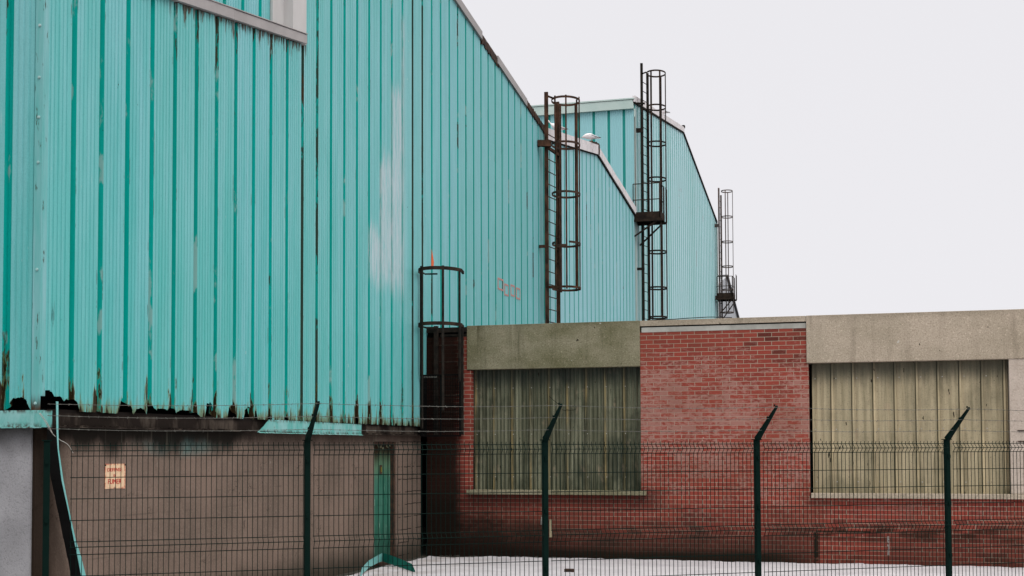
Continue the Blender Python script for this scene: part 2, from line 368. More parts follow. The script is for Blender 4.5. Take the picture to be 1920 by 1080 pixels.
def brick(t):
    x, y, z, P = t.pos()
    wob = t.noise(P, 6, 2)
    v = t.xyz(t.m('ADD', x, t.m('MULTIPLY', wob, .006)), t.m('ADD', t.m('ADD', z, -.009), t.m('MULTIPLY', wob, .004)), 0)
    n = t.n.new('ShaderNodeTexBrick'); t.l.new(v, n.inputs['Vector'])
    n.inputs['Scale'].default_value = 1; n.inputs['Brick Width'].default_value = .2285; n.inputs['Row Height'].default_value = .0716
    n.inputs['Mortar Size'].default_value = .0048; n.inputs['Mortar Smooth'].default_value = .25; n.inputs['Bias'].default_value = 0
    n.inputs['Color1'].default_value = (0, 0, 0, 1); n.inputs['Color2'].default_value = (1, 1, 1, 1); n.inputs['Mortar'].default_value = (.5, .5, .5, 1)
    mort = n.outputs['Fac']
    rnd = n.outputs['Color']
    sr = t.n.new('ShaderNodeSeparateColor'); t.l.new(rnd, sr.inputs[0]); rv = sr.outputs[0]
    c = t.mix(rv, (.30, .060, .044), (.20, .043, .034))
    g = t.noise(P, 70, 3, .7)
    c = t.mix(t.m('MULTIPLY', t.st(g, .35, .7), .3), c, (.18, .04, .03))
    big = t.noise(t.scale(P, (.9, 1, .9), (3, 0, 8)), 1, 4, .6)
    # some bricks blackened
    db = t.mul(t.st(rv, .45, .8), t.m('MAXIMUM', t.mul(t.box(x, 5.5, 6.6, .25), t.st(z, 3.0, 3.5)), t.mul(t.st(z, .95, .6), t.st(t.noise(t.scale(P, (1.1, 1, 3), (9, 0, 2)), 1, 3), .45, .6))), .62)
    c = t.mix(db, c, (.05, .018, .015))
    m_ = t.mix(t.noise(P, 9, 3), (.30, .25, .19), (.42, .37, .29))
    c = t.mix(mort, c, m_)
    # lime bloom over the middle of the wall
    b1_ = t.noise(t.scale(P, (1.1, 1, 1.8), (1, 0, 4)), 1, 3, .6); b2_ = t.noise(t.scale(P, (11, 11, 22), (1, 0, 4)), 1, 5, .75)
    bsum = t.m('ADD', t.m('MULTIPLY', b1_, .42), t.m('MULTIPLY', b2_, .68))
    bsum = t.m('ADD', bsum, t.m('MULTIPLY', t.box(z, 1.4, 3.0, .7), .10))
    bl = t.mul(t.st(t.m('ADD', bsum, t.m('MULTIPLY', t.m('SUBTRACT', rv, .5), .10)), .57, .70), t.st(z, .4, 1.3), t.st(x, 3.5, 3.75), .62)
    c = t.mix(bl, c, (.40, .225, .19))
    brw = t.mul(t.st(t.noise(t.scale(P, (.8, 1, 1.1), (6, 0, 1)), 1, 4, .6), .4, .7), .38)
    c = t.mix(brw, c, (.15, .055, .035))
    fl = t.st(t.noise(t.scale(P, (22, 22, 14), (1, 2, 3)), 1, 3, .6), .72, .755)
    c = t.mix(t.m('MULTIPLY', fl, .65), c, (.66, .58, .52))
    # soot low on the wall
    sn = t.noise(t.scale(P, (1.2, 1, 2.0), (0, 0, 6)), 1, 5, .65)
    lo = t.mul(t.st(t.m('ADD', z, t.m('MULTIPLY', sn, .9)), 1.45, .65), t.m('ADD', .50, t.m('MULTIPLY', t.st(x, 7.2, 5.5), .34)))
    patch = t.mul(t.box(x, 6.64, 7.66, .02), t.st(z, .50, .48))
    lo = t.mul(lo, t.m('SUBTRACT', 1, t.m('MULTIPLY', patch, .8)))
    c = t.mix(lo, c, (.042, .024, .018))
    band = t.mul(t.box(t.m('ADD', z, t.m('MULTIPLY', t.m('SUBTRACT', sn, .5), .25)), .40, .60, .10), t.st(x, 6.0, 6.8), t.st(t.noise(t.scale(P, (2, 2, 9)), 1, 4, .6), .4, .6), .8)
    c = t.mix(band, c, (.03, .015, .01))
    foot = t.mul(t.st(t.m('ADD', z, t.m('MULTIPLY', sn, .14)), .30, .16), t.st(x, 6.8, 5.8), .9)
    c = t.mix(foot, c, (.016, .012, .008))
    # bricked-up hatch outline
    out = t.m('MAXIMUM', t.mul(t.box(x, 6.56, 6.64, .015), t.st(z, .52, .50)), t.mul(t.box(x, 6.6, 7.62, .02), t.box(z, .505, .535, .008)))
    c = t.mix(t.mul(out, t.st(t.noise(P, 14, 3), .3, .5), .92), c, (.014, .012, .008))
    wd = t.mul(t.box(x, 7.70, 7.725, .008), t.box(z, .16, .46, .01), t.st(t.noise(P, 25, 2), .42, .5))
    c = t.mix(t.m('MULTIPLY', wd, .8), c, (.5, .5, .48))
    # corner bay behind the caged ladder: black grime with the corner's shade painted in
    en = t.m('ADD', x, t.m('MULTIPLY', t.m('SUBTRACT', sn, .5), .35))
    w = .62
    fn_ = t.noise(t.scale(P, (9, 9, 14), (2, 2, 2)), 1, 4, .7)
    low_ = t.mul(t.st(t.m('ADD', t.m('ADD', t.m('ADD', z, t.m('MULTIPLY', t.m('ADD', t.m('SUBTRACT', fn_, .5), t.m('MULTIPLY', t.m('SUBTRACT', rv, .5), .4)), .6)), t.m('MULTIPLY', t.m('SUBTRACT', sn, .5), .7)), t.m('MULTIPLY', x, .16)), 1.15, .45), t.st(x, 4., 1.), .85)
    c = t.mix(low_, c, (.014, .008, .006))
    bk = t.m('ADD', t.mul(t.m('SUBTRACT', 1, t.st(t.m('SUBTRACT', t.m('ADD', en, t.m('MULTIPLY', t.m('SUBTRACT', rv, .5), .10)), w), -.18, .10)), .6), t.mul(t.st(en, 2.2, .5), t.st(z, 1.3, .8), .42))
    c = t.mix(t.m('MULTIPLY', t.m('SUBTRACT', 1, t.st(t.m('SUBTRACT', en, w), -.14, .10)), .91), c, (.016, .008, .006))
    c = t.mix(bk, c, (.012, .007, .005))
    sill = t.mul(t.box(x, .7, 4.1, .2), t.box(t.m('ADD', z, t.m('MULTIPLY', sn, .25)), .98, 1.3, .1), .6)
    c = t.mix(sill, c, (.03, .012, .01))
    h = t.m('SUBTRACT', t.m('MULTIPLY', g, .25), mort)
    return c, t.bump(h, .6, .008), None
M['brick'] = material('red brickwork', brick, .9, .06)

def sheet(green):
    def fn(t):
        x, y, z, P = t.pos()
        a, b = ((.20, .20, .14), (.075, .078, .05)) if green else ((.43, .365, .245), (.285, .245, .16))
        n = t.noise(t.scale(P, (9, 9, .5)), 1, 4, .65); g = t.noise(P, 50, 3, .7)
        c = t.mix(t.st(n, .3, .7), a, b)
        c = t.mix(t.m('MULTIPLY', t.st(g, .5, .3), .4), c, tuple(v*.4 for v in b))
        # dark line at one flank of the corrugation, mottled paler tone on the raised rib
        ph = t.m('FRACT', t.m('DIVIDE', t.m('SUBTRACT', x, .892 if green else 6.587), .3265))
        rib = t.box(ph, .84, .95, .02)
        c = t.mix(t.mul(rib, t.st(t.noise(t.scale(P, (6, 6, .8)), 1, 3), .35, .6), .75), c, (.32, .24, .11) if green else (.54, .44, .28))
        side = t.box(ph, .795, .835, .012)
        c = t.mix(t.m('MULTIPLY', side, .7 if green else .92), c, (.03, .024, .012))
        big = t.noise(t.scale(P, (1.6, 1, 1.3), (4, 4, 4)), 1, 4, .65)
        vs = t.noise(t.scale(P, (16, 1, .7), (1, 4, 4)), 1, 4, .65)
        c = t.mix(t.mul(t.st(vs, .48, .68), .75 if green else .38), c, (.03, .032, .018) if green else (.12, .10, .05))
        c = t.mix(t.mul(t.st(big, .48, .7), .7 if green else .3), c, (.03, .036, .025))
        pk = t.mul(t.st(t.noise(t.scale(P, (5, 5, 3), (2, 2, 2)), 1, 4), .6, .72), .35)
        c = t.mix(pk, c, (.36, .27, .19))
        top_shade = t.st(t.m('ADD', z, t.m('MULTIPLY', n, .35)), 2.95, 3.32)  # shade under the lintel, painted as a dark band on the sheet
        c = t.mix(t.m('MULTIPLY', top_shade, .75), c, (.035, .04, .035))
        chip = t.st(t.noise(t.scale(P, (20, 20, 6)), 1, 2, .5), .73, .745)
        c = t.mix(t.m('MULTIPLY', chip, .9), c, (.015, .012, .008))
        return c, t.bump(g, .3, .006), None
    return fn
M['sheet1'] = material('mossy corrugated cement sheet', sheet(True), .85, .08)
M['sheet2'] = material('ochre corrugated cement sheet', sheet(False), .85, .1)

def doorfn(t):
    x, y, z, P = t.pos(); n = t.noise(t.scale(P, (9, 9, 1.2)), 1, 5, .65)
    c = t.mix(t.st(n, .3, .7), (.02, .115, .078), (.055, .17, .125))
    pale_ = t.mul(t.st(t.noise(t.scale(P, (12, 12, 4), (1, 1, 1)), 1, 4, .6), .60, .70), .7)
    c = t.mix(pale_, c, (.22, .36, .30))
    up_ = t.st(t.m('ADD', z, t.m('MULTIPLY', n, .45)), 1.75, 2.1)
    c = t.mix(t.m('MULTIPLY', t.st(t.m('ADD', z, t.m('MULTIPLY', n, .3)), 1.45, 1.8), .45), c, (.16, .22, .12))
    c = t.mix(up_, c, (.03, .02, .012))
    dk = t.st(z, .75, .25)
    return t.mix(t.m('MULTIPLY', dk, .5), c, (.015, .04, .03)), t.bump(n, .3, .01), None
M['door'] = material('peeling green door paint', doorfn, .6)
def snowfn(t):
    x, y, z, P = t.pos(); n = t.noise(t.scale(P, (1.5, 1.5, 1)), 1, 4, .6); g = t.noise(P, 14, 4, .7)
    c = t.mix(t.st(n, .3, .7), (.50, .48, .51), (.42, .40, .43))
    c = t.mix(t.m('MULTIPLY', t.st(g, .63, .75), .45), c, (.17, .15, .13))
    gr = t.st(t.noise(P, 45, 3, .7), .69, .73)
    c = t.mix(t.mul(gr, t.st(y, 20.2, 21.9), .7), c, (.07, .055, .045))
    wet = t.st(t.noise(t.scale(P, (1.2, 4, 1), (3, 3, 3)), 1, 5, .65), .56, .68)
    c = t.mix(t.m('MULTIPLY', wet, .35), c, (.27, .25, .26))
    tw = t.st(t.noise(t.scale(P, (3, 26, 1), (1, 1, 1)), 1, 3, .6), .72, .75)
    c = t.mix(t.m('MULTIPLY', tw, .6), c, (.08, .065, .05))
    cn = t.mul(t.st(x, 2.2, .3), t.st(n, .4, .6), .35)
    c = t.mix(cn, c, (.28, .23, .18))
    return c, t.bump(g, .3, .03), None
M['snow'] = material('dirty thin snow', snowfn, .8, .1)
M['asphalt'] = material('wet dark ground', simple((.03, .028, .024), sc=12, col2=(.07, .065, .055), bump=.4), .8)

# ---------------------------------------------------------------- setting: ground and snow
g = MB(); g.quad([(-300, -100, 0), (400, -100, 0), (400, 600, 0), (-300, 600, 0)])
g.build('ground', M['asphalt'])['kind'] = 'structure'
def fb(x, y, z=0, o=4): return mnoise.fractal(Vector((x, y, z)), .9, 2., o)
s_ = MB(); nx, ny = 560, 60
rows = []
for j in range(ny+1):
    row = []
    for i in range(nx+1):
        x0 = .16 + 15.8*i/nx
        fr = j/ny
        yend = 21.98 - .10 - .14*max(0, fb(x0*2.2, 3.3)) - .035*fb(x0*9, 8) - .30*math.exp(-((x0-.55)/.55)**2)
        y0 = 4 + (yend-4)*(1-(1-fr)**1.8)
        if i == 0: x0 = .24 + .16*fb(0, y0*2.2) + .10*math.exp(-((y0-22)/.8)**2)
        zz = .035 + .012*fb(x0*.9, y0*.9) + .009*fb(x0*4, y0*4) - .02*max(0, .55-abs(fb(x0*2.6, y0*2.6, 5, 2)+.35)*6)
        if j == ny or i == 0: zz = .004
        row.append((x0, y0, max(.004, zz)))
    rows.append(row)
k0 = 0
for row in rows: s_.v += row
for j in range(ny):
    for i in range(nx):
        a = j*(nx+1)+i; s_.f.append((a, a+1, a+nx+2, a+nx+1)); s_.mi.append(0); s_.sm.append(True)
s_.build('snow', M['snow'])['kind'] = 'structure'

# ---------------------------------------------------------------- ribbed cladding
PITCH_ = .4874; PAN = .398
def profile(lod=0):
    p = []   # (u, out, slot of the face that starts here)
    n = 6
    if lod < 2:
        for i in range(n):
            a = PAN*i/n; w = PAN/n
            p += [(a, 0, 0), (a+w*.60, 0, 0), (a+w*.68, -.009, 0), (a+w*.94, -.009, 0)]
        p[-1] = (PAN-.006, 0, 0)
        p[-2] = (PAN-.02, 0, 0)
    else: p += [(0, 0, 0)]
    p += [(PAN, 0, 1), (PAN+.008, -.058, 1), (PITCH_-.008, -.058, 1)]
    return p
PR = [profile(0), profile(1), profile(2)]
DIRTY = {16.98, 17.42, 21.23, 21.72}
def clad(u0, u1, phase, zb, zt, place, mb, lod=0, dirty=None):
    """vertical ribbed sheet between u0,u1; place(u,o,z)->world; slots 0 pan, 1 rib, 2 grimy rib"""
    pts = []
    k = int(math.floor((u0-phase)/PITCH_))-1
    while phase + k*PITCH_ < u1:
        for (a, o, sl) in PR[lod]:
            u = phase + k*PITCH_ + a
            if sl == 1 and dirty and any(abs((phase+k*PITCH_+PAN)-d) < .15 for d in dirty): sl = 2
            pts.append((u, o, sl))
        k += 1
    sel = [p for p in pts if u0 < p[0] < u1]
    pre = [p for p in pts if p[0] <= u0]
    sel = [(u0, pre[-1][1] if pre else 0, pre[-1][2] if pre else 0)] + sel + [(u1, sel[-1][1], 0)]
    kk = len(mb.v)
    for (u, o, sl) in sel:
        mb.v.append(tuple(place(u, o, zb(u, sl)))); mb.v.append(tuple(place(u, o, zt(u, sl))))
    for i in range(len(sel)-1):
        mb.f.append((kk+2*i, kk+2*i+2, kk+2*i+3, kk+2*i+1)); mb.mi.append(sel[i][2]); mb.sm.append(False)

HOLES = [(11.25, .12, .20), (11.40, .16, .14), (11.62, .16, .125), (12.1, .03, .05), (12.57, .09, .17), (12.66, .10, .10), (12.9, .12, .065), (13.12, .10, .10), (13.35, .16, .075),
         (13.55, .10, .10), (13.85, .22, .07), (14.1, .08, .05), (14.42, .10, .17), (14.98, .11, .16), (15.42, .12, .15), (15.62, .04, .1), (16.02, .05, .06), (16.50, .05, .08), (18.95, .05, .11), (19.9, .03, .03), (20.6, .04, .04), (21.2, .06, .08)]
def zbot1(u, sl):
    if u > 22.05: return 3.86
    h = 2.245 + .008*fb(u*40, 1.) 
    if sl: h += .02
    for (c, w, a) in HOLES:
        d = abs(u-c)/w
        if d < 1: h = max(h, 2.245 + a*(1-d**4)*(1 + .16*fb(u*28, 4.)) + .0)
    return h
def roof1(u): return 10.86 - .155*abs(u-20.3)
def roofA(u):
    return roof1(u)
def ztop1(u, sl):
    if 12.9 < u < 17.0: return FR(u) - .0 + (.02*fb(u*60, 9.) if 1 else 0) - .03
    return roofA(u)
onA = lambda u, o, z: (o, u, z)

# =============================================================== bay one
b1 = thing('metal_warehouse', 'large near turquoise ribbed metal warehouse with slanted grey opening and rusted torn bottom edge', 'warehouse', (-.1, 11.3, 0))
mb = MB(); clad(11.17, 30.2, 11.18, zbot1, ztop1, onA, mb, 0, DIRTY)
mb.build('side_cladding', [M['paint1'], M['deep1'], M['dirty']], b1)
mb = MB()
onF = lambda u, o, z: (u, 11.12-o, z)
def zbF(u, sl): return 2.25 + .02*fb(u*30, 2.) + (.12*(1-((u+.24)/.12)**4) if abs(u+.24) < .12 else 0)
clad(-9, -.072, -.34, zbF, lambda u, s: 9.2+.1*0, onF, mb)
mb.build('front_cladding', [M['paint1'], M['deep1'], M['dirty']], b1)
# solid black core behind the sheets, coloured as the darkness inside the holes
mb = MB()
prof = [(11.35, 2.26), (22.0, 2.26), (30.1, 3.9), (30.1, 9.2), (20.3, 10.7), (11.35, 9.2)]
def prism_x(mb, prof, x0, x1, m=0):
    k = len(mb.v); n = len(prof)
    mb.v += [(x1, y, z) for y, z in prof] + [(x0, y, z) for y, z in prof]
    mb.f.append(tuple(range(k, k+n))); mb.f.append(tuple(range(k+n, k+2*n))[::-1]); mb.mi += [m, m]; mb.sm += [False]*2
    for i in range(n):
        j = (i+1) % n; mb.f.append((k+i, k+n+i, k+n+j, k+j)); mb.mi.append(m); mb.sm.append(False)
prism_x(mb, prof, -20, -.27)
mb.build('dark_core', M['void'], b1)
mb = MB()
for (ya, yb) in ((11.0, 20.3), (20.3, 30.25)):
    za, zb_ = roof1(ya)+.02, roof1(yb)+.02
    prism_x(mb, [(ya, za), (yb, zb_), (yb, zb_+.06), (ya, za+.06)], -20, -.001)
mb.build('roof', M['roof'], b1)
# verge flashing (missing near the rusted stretch)
mb = MB()
def verge(mb, segs, h, x0=-.02, x1=.045, up=.07, fn=roof1):
    for ya, yb in segs:
        n = max(1, int((yb-ya)/2.1))
        for i in range(n):
            a = ya+(yb-ya)*i/n; b = ya+(yb-ya)*(i+1)/n-.006; j = .006*random.uniform(-1, 1)
            prism_x(mb, [(a, fn(a)-h+up), (b, fn(b)-h+up), (b, fn(b)+up), (a, fn(a)+up)], x0, x1+j)
verge(mb, [(11.0, 20.3), (20.3, 25.25), (26.35, 28.6)], .16)
mb.build('verge_flashing', M['grey'], b1)
mb = MB(); random.seed(3)
for i in range(26):
    a = 25.2+.05*i; b = a+.06; z = roof1(a)+.02*fb(i*.7, 0)
    prism_x(mb, [(a, z-.10-.05*random.random()), (b, z-.10-.05*random.random()), (b, z+.045*random.random()), (a, z+.045*random.random())], -.02, .015+.012*random.random())
mb.build('rusted_verge', M['rustblack'], b1, label='torn rust-eaten stretch of the roof edge')
mb = MB()
for i in range(34):
    a = 28.58+.048*i; z = roof1(a)
    prism_x(mb, [(a, z-.06-.05*random.random()), (a+.05, z-.06-.05*random.random()), (a+.05, z+.05+.03*random.random()), (a, z+.05+.03*random.random())], -.02, .02+.015*random.random())
mb.build('rusted_verge', M['rustblack'], b1, label='torn rust-eaten stretch of the roof edge')
# corner trim and bolts
mb = MB()
mb.box((-.078, 11.098, 2.24), (.012, 11.117, 9.3)); mb.box((-.002, 11.117, 2.38), (.014, 11.185, 9.3))
tr = mb.build('corner_trim', M['corner'], b1, .002)
for z in (2.31, 4.64, 5.08, 5.47, 5.98, 3.6):
    m2 = MB(); m2.tube([(-.03, 11.10, z), (-.03, 11.085, z)], .010, 8); m2.tube([(-.03, 11.1, z), (-.03, 11.092, z)], .016, 8)
    m2.build('bolt', M['trim'], tr)
# slanted opening
mb = MB()
rail = lambda ya, yb, lo, hi, x0, x1, m=0: prism_x(mb, [(ya, FR(ya)+lo), (yb, FR(yb)+lo), (yb, FR(yb)+hi), (ya, FR(ya)+hi)], x0, x1, m)
rail(12.8, 14.9, -.02, .11, -.10, .05); rail(14.905, 17.03, -.02, .105, -.10, .048)
rail(12.8, 17.03, .112, .125, -.14, .06)
mb.build('opening_sill', M['grey'], b1, .003)
mb = MB(); mb.box((-.14, 16.6, 7.5), (.035, 17.03, 9.9)); mb.build('opening_jamb', M['greypanel'], b1, .003)
mb = MB(); mb.box((-.135, 16.25, 7.45), (-.10, 16.598, 9.9)); mb.build('opening_jamb', M['greypanel'], b1)
mb = MB(); clad(12.8, 16.25, 11.62, lambda u, s: FR(u)-.05, lambda u, s: 9.9, lambda u, o, z: (o-.14, u, z), mb, 0, [15.6])
mb.build('recessed_cladding', [M['paint1'], M['deep1'], M['dirty']], b1)
# flashing along the bottom
mb = MB()
prism = [(15.62, 2.075), (15.70, 2.095), (19.07, 2.083), (19.07, 2.235), (15.95, 2.25), (15.80, 2.16)]
def plate_x(mb, prof, x0, x1): prism_x(mb, prof, x0, x1)
plate_x(mb, prism, .018, .024)
for i in range(24):   # bent bottom lip
    a = 15.62+3.45*i/24; b = a+3.45/24; j = .006*fb(i*.9, 2)
    mb.quad([(.02, a, 2.085), (.055+j, a, 2.07+j), (.055+.006*fb((i+1)*.9, 2), b, 2.07), (.02, b, 2.085)]); 
mb.build('bottom_flashing', M['flash_rust'], b1, label='torn turquoise strip of flashing under the cladding')
mb = MB()
mb.box((-9, 11.092, 2.08), (.03, 11.10, 2.243)); mb.box((.022, 11.10, 2.08), (.03, 11.28, 2.243))
mb.box((-.075, 11.086, 2.08), (-.03, 11.092, 2.243)); mb.box((-9, 11.06, 2.072), (.04, 11.1, 2.08))
mb.build('corner_flashing', M['flash_rust'], b1, .001)
mb = MB(); mb.box((-.14, 11.30, 2.10), (-.045, 21.98, 2.262)); mb.box((-.14, 11.30, 2.083), (.0, 21.98, 2.099))
random.seed(11)
for i in range(150):
    y = 11.4+10.4*random.random()
    if 15.6 < y < 19.1: continue
    mb.box((-.03, y, 2.099), (.004, y+.02+.05*random.random(), 2.103+.008*random.random()))
mb.build('ledge_beam', M['ledge'], b1)
# base walls + door
mb = MB()
D0, D1 = 19.89, 20.86
mb.box((-.4, 11.24, 0), (-.10, D0, 2.083)); mb.box((-.128, 11.20, 0), (-.10, 11.24, 2.072)); mb.box((-.4, D1, 0), (-.10, 22.04, 2.083)); mb.box((-.4, D0, 1.98), (-.10, D1, 2.083))
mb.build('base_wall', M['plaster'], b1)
mb = MB(); mb.box((-9, 11.17, 0), (-.13, 11.238, 2.072)); mb.build('front_base_wall', M['pale'], b1, label='pale grey rendered base at the front corner')
dr = MB(); dr.box((-.24, D0+.05, .06), (-.19, D1-.05, 1.92))
dr.box((-.19, D0+.07, .10), (-.182, D0+.13, 1.88)); dr.box((-.19, D1-.17, .1), (-.178, D1-.07, 1.88)); dr.box((-.19, D0+.13, .95), (-.184, D1-.17, 1.05))
door = dr.build('door', M['door'], b1, .004)
hb = MB(); hb.box((-.182, 20.33, 1.46), (-.172, 20.42, 1.60)); hb.build('latch_plate', M['rustblack'], door)
hb = MB(); hb.box((-.172, 20.355, 1.49), (-.168, 20.395, 1.57)); hb.build('keyhole_cover', material('yellowed brass', simple((.18, .17, .03))), door)
fr = MB(); fr.box((-.25, D0, 0), (-.12, D0+.05, 1.98)); fr.box((-.25, D1-.05, 0), (-.12, D1, 1.98)); fr.box((-.25, D0+.05, 1.93), (-.12, D1-.05, 1.98))
fr.box((-.3, D0, -.01), (-.05, D1, .05))
fr.build('door_frame', M['rustblack'], b1)
# debris of mossy flakes on the lintel
random.seed(5)
flk = material('pale peeling flakes', simple((.28, .27, .17), sc=30, var=.6))
for i in range(22):
    fl = MB()
    y = D0+.08+.8*random.random(); z = 1.86+.09*random.random(); w = .015+.025*random.random()
    fl.quad([(-.176, y, z), (-.168, y+w, z-.01), (-.165, y+w*.8, z+w*1.4), (-.172, y-.01, z+w)]); fl.build('paint_flake', flk, door)

# painted pink squares and orange streak
pink = material('pink spray paint', simple((.56, .30, .28), sc=40, var=.35)); orange = material('orange spray paint', simple((.75, .16, .06), sc=30, var=.3))
for (a, b, lo, hi, k) in ((26.38, 26.79, 5.14, 5.385, 0), (26.86, 27.18, 5.07, 5.32, 0), (27.33, 27.66, 5.11, 5.355, 0), (27.75, 28.08, 5.09, 5.34, 0)):
    q = MB(); w = .035
    for (y0, y1, z0, z1) in ((a, b, lo, lo+w), (a, b, hi-w, hi), (a, a+w*1.5, lo+w, hi-w), (b-w, b, lo+w, hi-w)):
        q.box((.002, y0, z0), (.0045, y1, z1))
    q.build('painted_square', pink, b1)
q = MB(); q.quad([(.003, 22.30, 5.07), (.003, 22.42, 5.07), (.003, 22.45, 5.18), (.003, 22.33, 5.4)]); q.build('orange_mark', orange, b1)

# hanging strip of flashing at the corner
hp = [(11.24, 2.33), (11.25, 2.06), (11.27, 1.88), (11.34, 1.57), (11.46, 1.25), (11.55, .99), (11.62, .8), (11.72, .5), (11.80, .2)]
hw = [.035, .03, .02, .03, .02, .03, .06, .09, .11]
mb = MB()
for i in range(len(hp)-1):
    (a, za), (b, zb_) = hp[i], hp[i+1]; wa, wb = hw[i], hw[i+1]
    mb.quad([(.10, a, za), (.10, a+wa, za), (.10, b+wb, zb_), (.10, b, zb_)]); mb.quad([(.096, a+wa, za), (.096, a, za), (.096, b, zb_), (.096, b+wb, zb_)])
hs_ = mb.build('turquoise_lip', M['flash'])
root = thing('hanging_flashing', 'long bent strip of turquoise flashing hanging down at the building corner', 'flashing', (.1, 11.5, 0))
hs_.parent = root; hs_.matrix_parent_inverse = Matrix.Translation(-root.location)
mb = MB()
for i in range(1, len(hp)-1):
    (a, za), (b, zb_) = hp[i], hp[i+1]
    wa = min(.065, .02+.03*i); wb = min(.07, .02+.03*(i+1))
    mb.quad([(.098, a-.004, za), (.03, a-wa, za), (.03, b-wb, zb_), (.098, b-.004, zb_)])
    mb.quad([(.10, a-.004, za+.002), (.10, b-.004, zb_+.002), (.032, b-wb, zb_+.002), (.032, a-wa, za+.002)])
mb.build('dark_web', M['void'], root)
# white cable
root = thing('loose_cable', 'pair of loose white wires dangling from the torn corner of the cladding', 'cable', (.08, 11.1, 2.2))
def bez(P, n=10):
    out = []
    for i in range(len(P)-1):
        p0 = Vector(P[max(i-1, 0)]); p1 = Vector(P[i]); p2 = Vector(P[i+1]); p3 = Vector(P[min(i+2, len(P)-1)])
        for j in range(n):
            t_ = j/n; out.append(.5*((2*p1)+(-p0+p2)*t_+(2*p0-5*p1+4*p2-p3)*t_*t_+(-p0+3*p1-3*p2+p3)*t_**3))
    return out+[Vector(P[-1])]
mb = MB(); mb.tube(bez([(.07, 11.02, 2.21), (.08, 11.10, 2.13), (.09, 11.2, 2.02), (.09, 11.32, 1.96), (.09, 11.45, 1.915), (.09, 11.54, 1.83)]), .0032, 5)
mb.build('wire', M['white'], root)
mb = MB(); mb.tube(bez([(.07, 11.03, 2.215), (.085, 11.115, 2.13), (.09, 11.2, 2.025)]), .003, 5); mb.build('wire', M['white'], root)

# no smoking sign
sg = thing('warning_sign', 'small cream enamel sign with red capitals DEFENSE DE FUMER on the brown base wall', 'sign', (-.09, 12.57, 1.45))
def signfn(t):
    x, y, z, P = t.pos(); n = t.noise(t.scale(P, (20, 20, 20)), 1, 4, .6)
    c = t.mix(t.st(n, .35, .7), (.72, .53, .35), (.64, .45, .29))
    e = t.m('MAXIMUM', t.m('MAXIMUM', t.st(y, 12.41, 12.385), t.st(y, 12.73, 12.755)), t.m('MAXIMUM', t.st(z, 1.69, 1.712), t.st(z, 1.475, 1.45)))
    return t.mix(t.mul(e, t.st(t.noise(P, 30, 3), .35, .6), .8), c, (.45, .08, .05)), None, None
mb = MB()
prism_x(mb, [(12.375, 1.45), (12.555, 1.452), (12.565, 1.475), (12.585, 1.452), (12.765, 1.445), (12.767, 1.695), (12.752, 1.712), (12.39, 1.714), (12.377, 1.70)], -.099, -.094)
mb.build('plate', material('cream enamel', signfn, .5), sg)
red = material('red lettering', simple((.50, .03, .025), sc=60, var=.25))
for txt, zc, hgt, wd in (('DEFENSE', 1.632, .036, .275), ('DE', 1.577, .024, .045), ('FUMER', 1.50, .052, .25)):
    cu = bpy.data.curves.new('t', 'FONT'); cu.body = txt; cu.size = 1; cu.extrude = .0
    to = bpy.data.objects.new('t', cu); me = to.to_mesh()
    xs = [v.co.x for v in me.vertices]; ys = [v.co.y for v in me.vertices]
    mx0, mx1, my0, my1 = min(xs), max(xs), min(ys), max(ys)
    q = MB()
    for i, dx in enumerate((0, .0025, .005)):     # a second slightly shifted copy thickens the strokes
        k = len(q.v)
        q.v += [(-.0935+.0003*i, 12.56+((v.co.x-mx0)/(mx1-mx0)-.5)*wd+dx, zc+((v.co.y-my0)/(my1-my0))*hgt) for v in me.vertices]
        for p in me.polygons: q.f.append(tuple(k+v for v in p.vertices)); q.mi.append(0); q.sm.append(False)
    to.to_mesh_clear(); bpy.data.objects.remove(to); bpy.data.curves.remove(cu)
    q.build('lettering', red, sg)
for y in (12.385, 12.755):
    q = MB(); q.tube([(-.094, y, 1.70), (-.088, y, 1.70)], .009, 8); q.build('screw', M['black'], sg)

# =============================================================== bay two
b2 = thing('metal_warehouse', 'middle turquoise ribbed warehouse gable with thick white verge and gulls on it', 'warehouse', (-.1, 30.3, 0))
def roof2(u): return 10.02 - .146*abs(u-35.9)
mb = MB(); clad(30.2, 41.35, 30.25, lambda u, s: 3.5, lambda u, s: roof2(u), onA, mb, 1)
mb.build('side_cladding', [M['paint2'], M['deep2'], M['dirty']], b2)
mb = MB(); prism_x(mb, [(30.2, 0), (41.3, 0), (41.3, 9.1), (35.9, 9.95), (30.2, 9.1)], -20, -.12); mb.build('dark_core', M['void'], b2)
mb = MB()
for ya, yb in ((30.2, 35.9), (35.9, 41.36)):
    prism_x(mb, [(ya, roof2(ya)), (yb, roof2(yb)), (yb, roof2(yb)+.06), (ya, roof2(ya)+.06)], -20, -.02)
mb.build('roof', M['roof'], b2)
mb = MB()
verge(mb, [(30.3, 35.9)], .27, -.03, .06, .19, roof2); verge(mb, [(35.9, 41.35)], .23, -.03, .05, .17, roof2)
mb.build('verge_flashing', M['verge'], b2)
mb = MB()
for ya, yb in ((30.3, 35.9), (35.9, 41.35)):
    prism_x(mb, [(ya, roof2(ya)-.105), (yb, roof2(yb)-.105), (yb, roof2(yb)-.075), (ya, roof2(ya)-.075)], -.02, .03)
mb.build('verge_shadow_strip', M['black'], b2)
q = MB(); random.seed(8)
for i in range(9):
    y = 35.0+.95*i/9; q.box((-.03, y, roof2(y)+.19), (.06, y+.08, roof2(y)+.20+.05*random.random()))
q.box((.06, 35.86, roof2(35.9)-.08), (.075, 35.96, roof2(35.9)+.2))
q.build('broken_ridge_cap', M['rustblack'], b2)

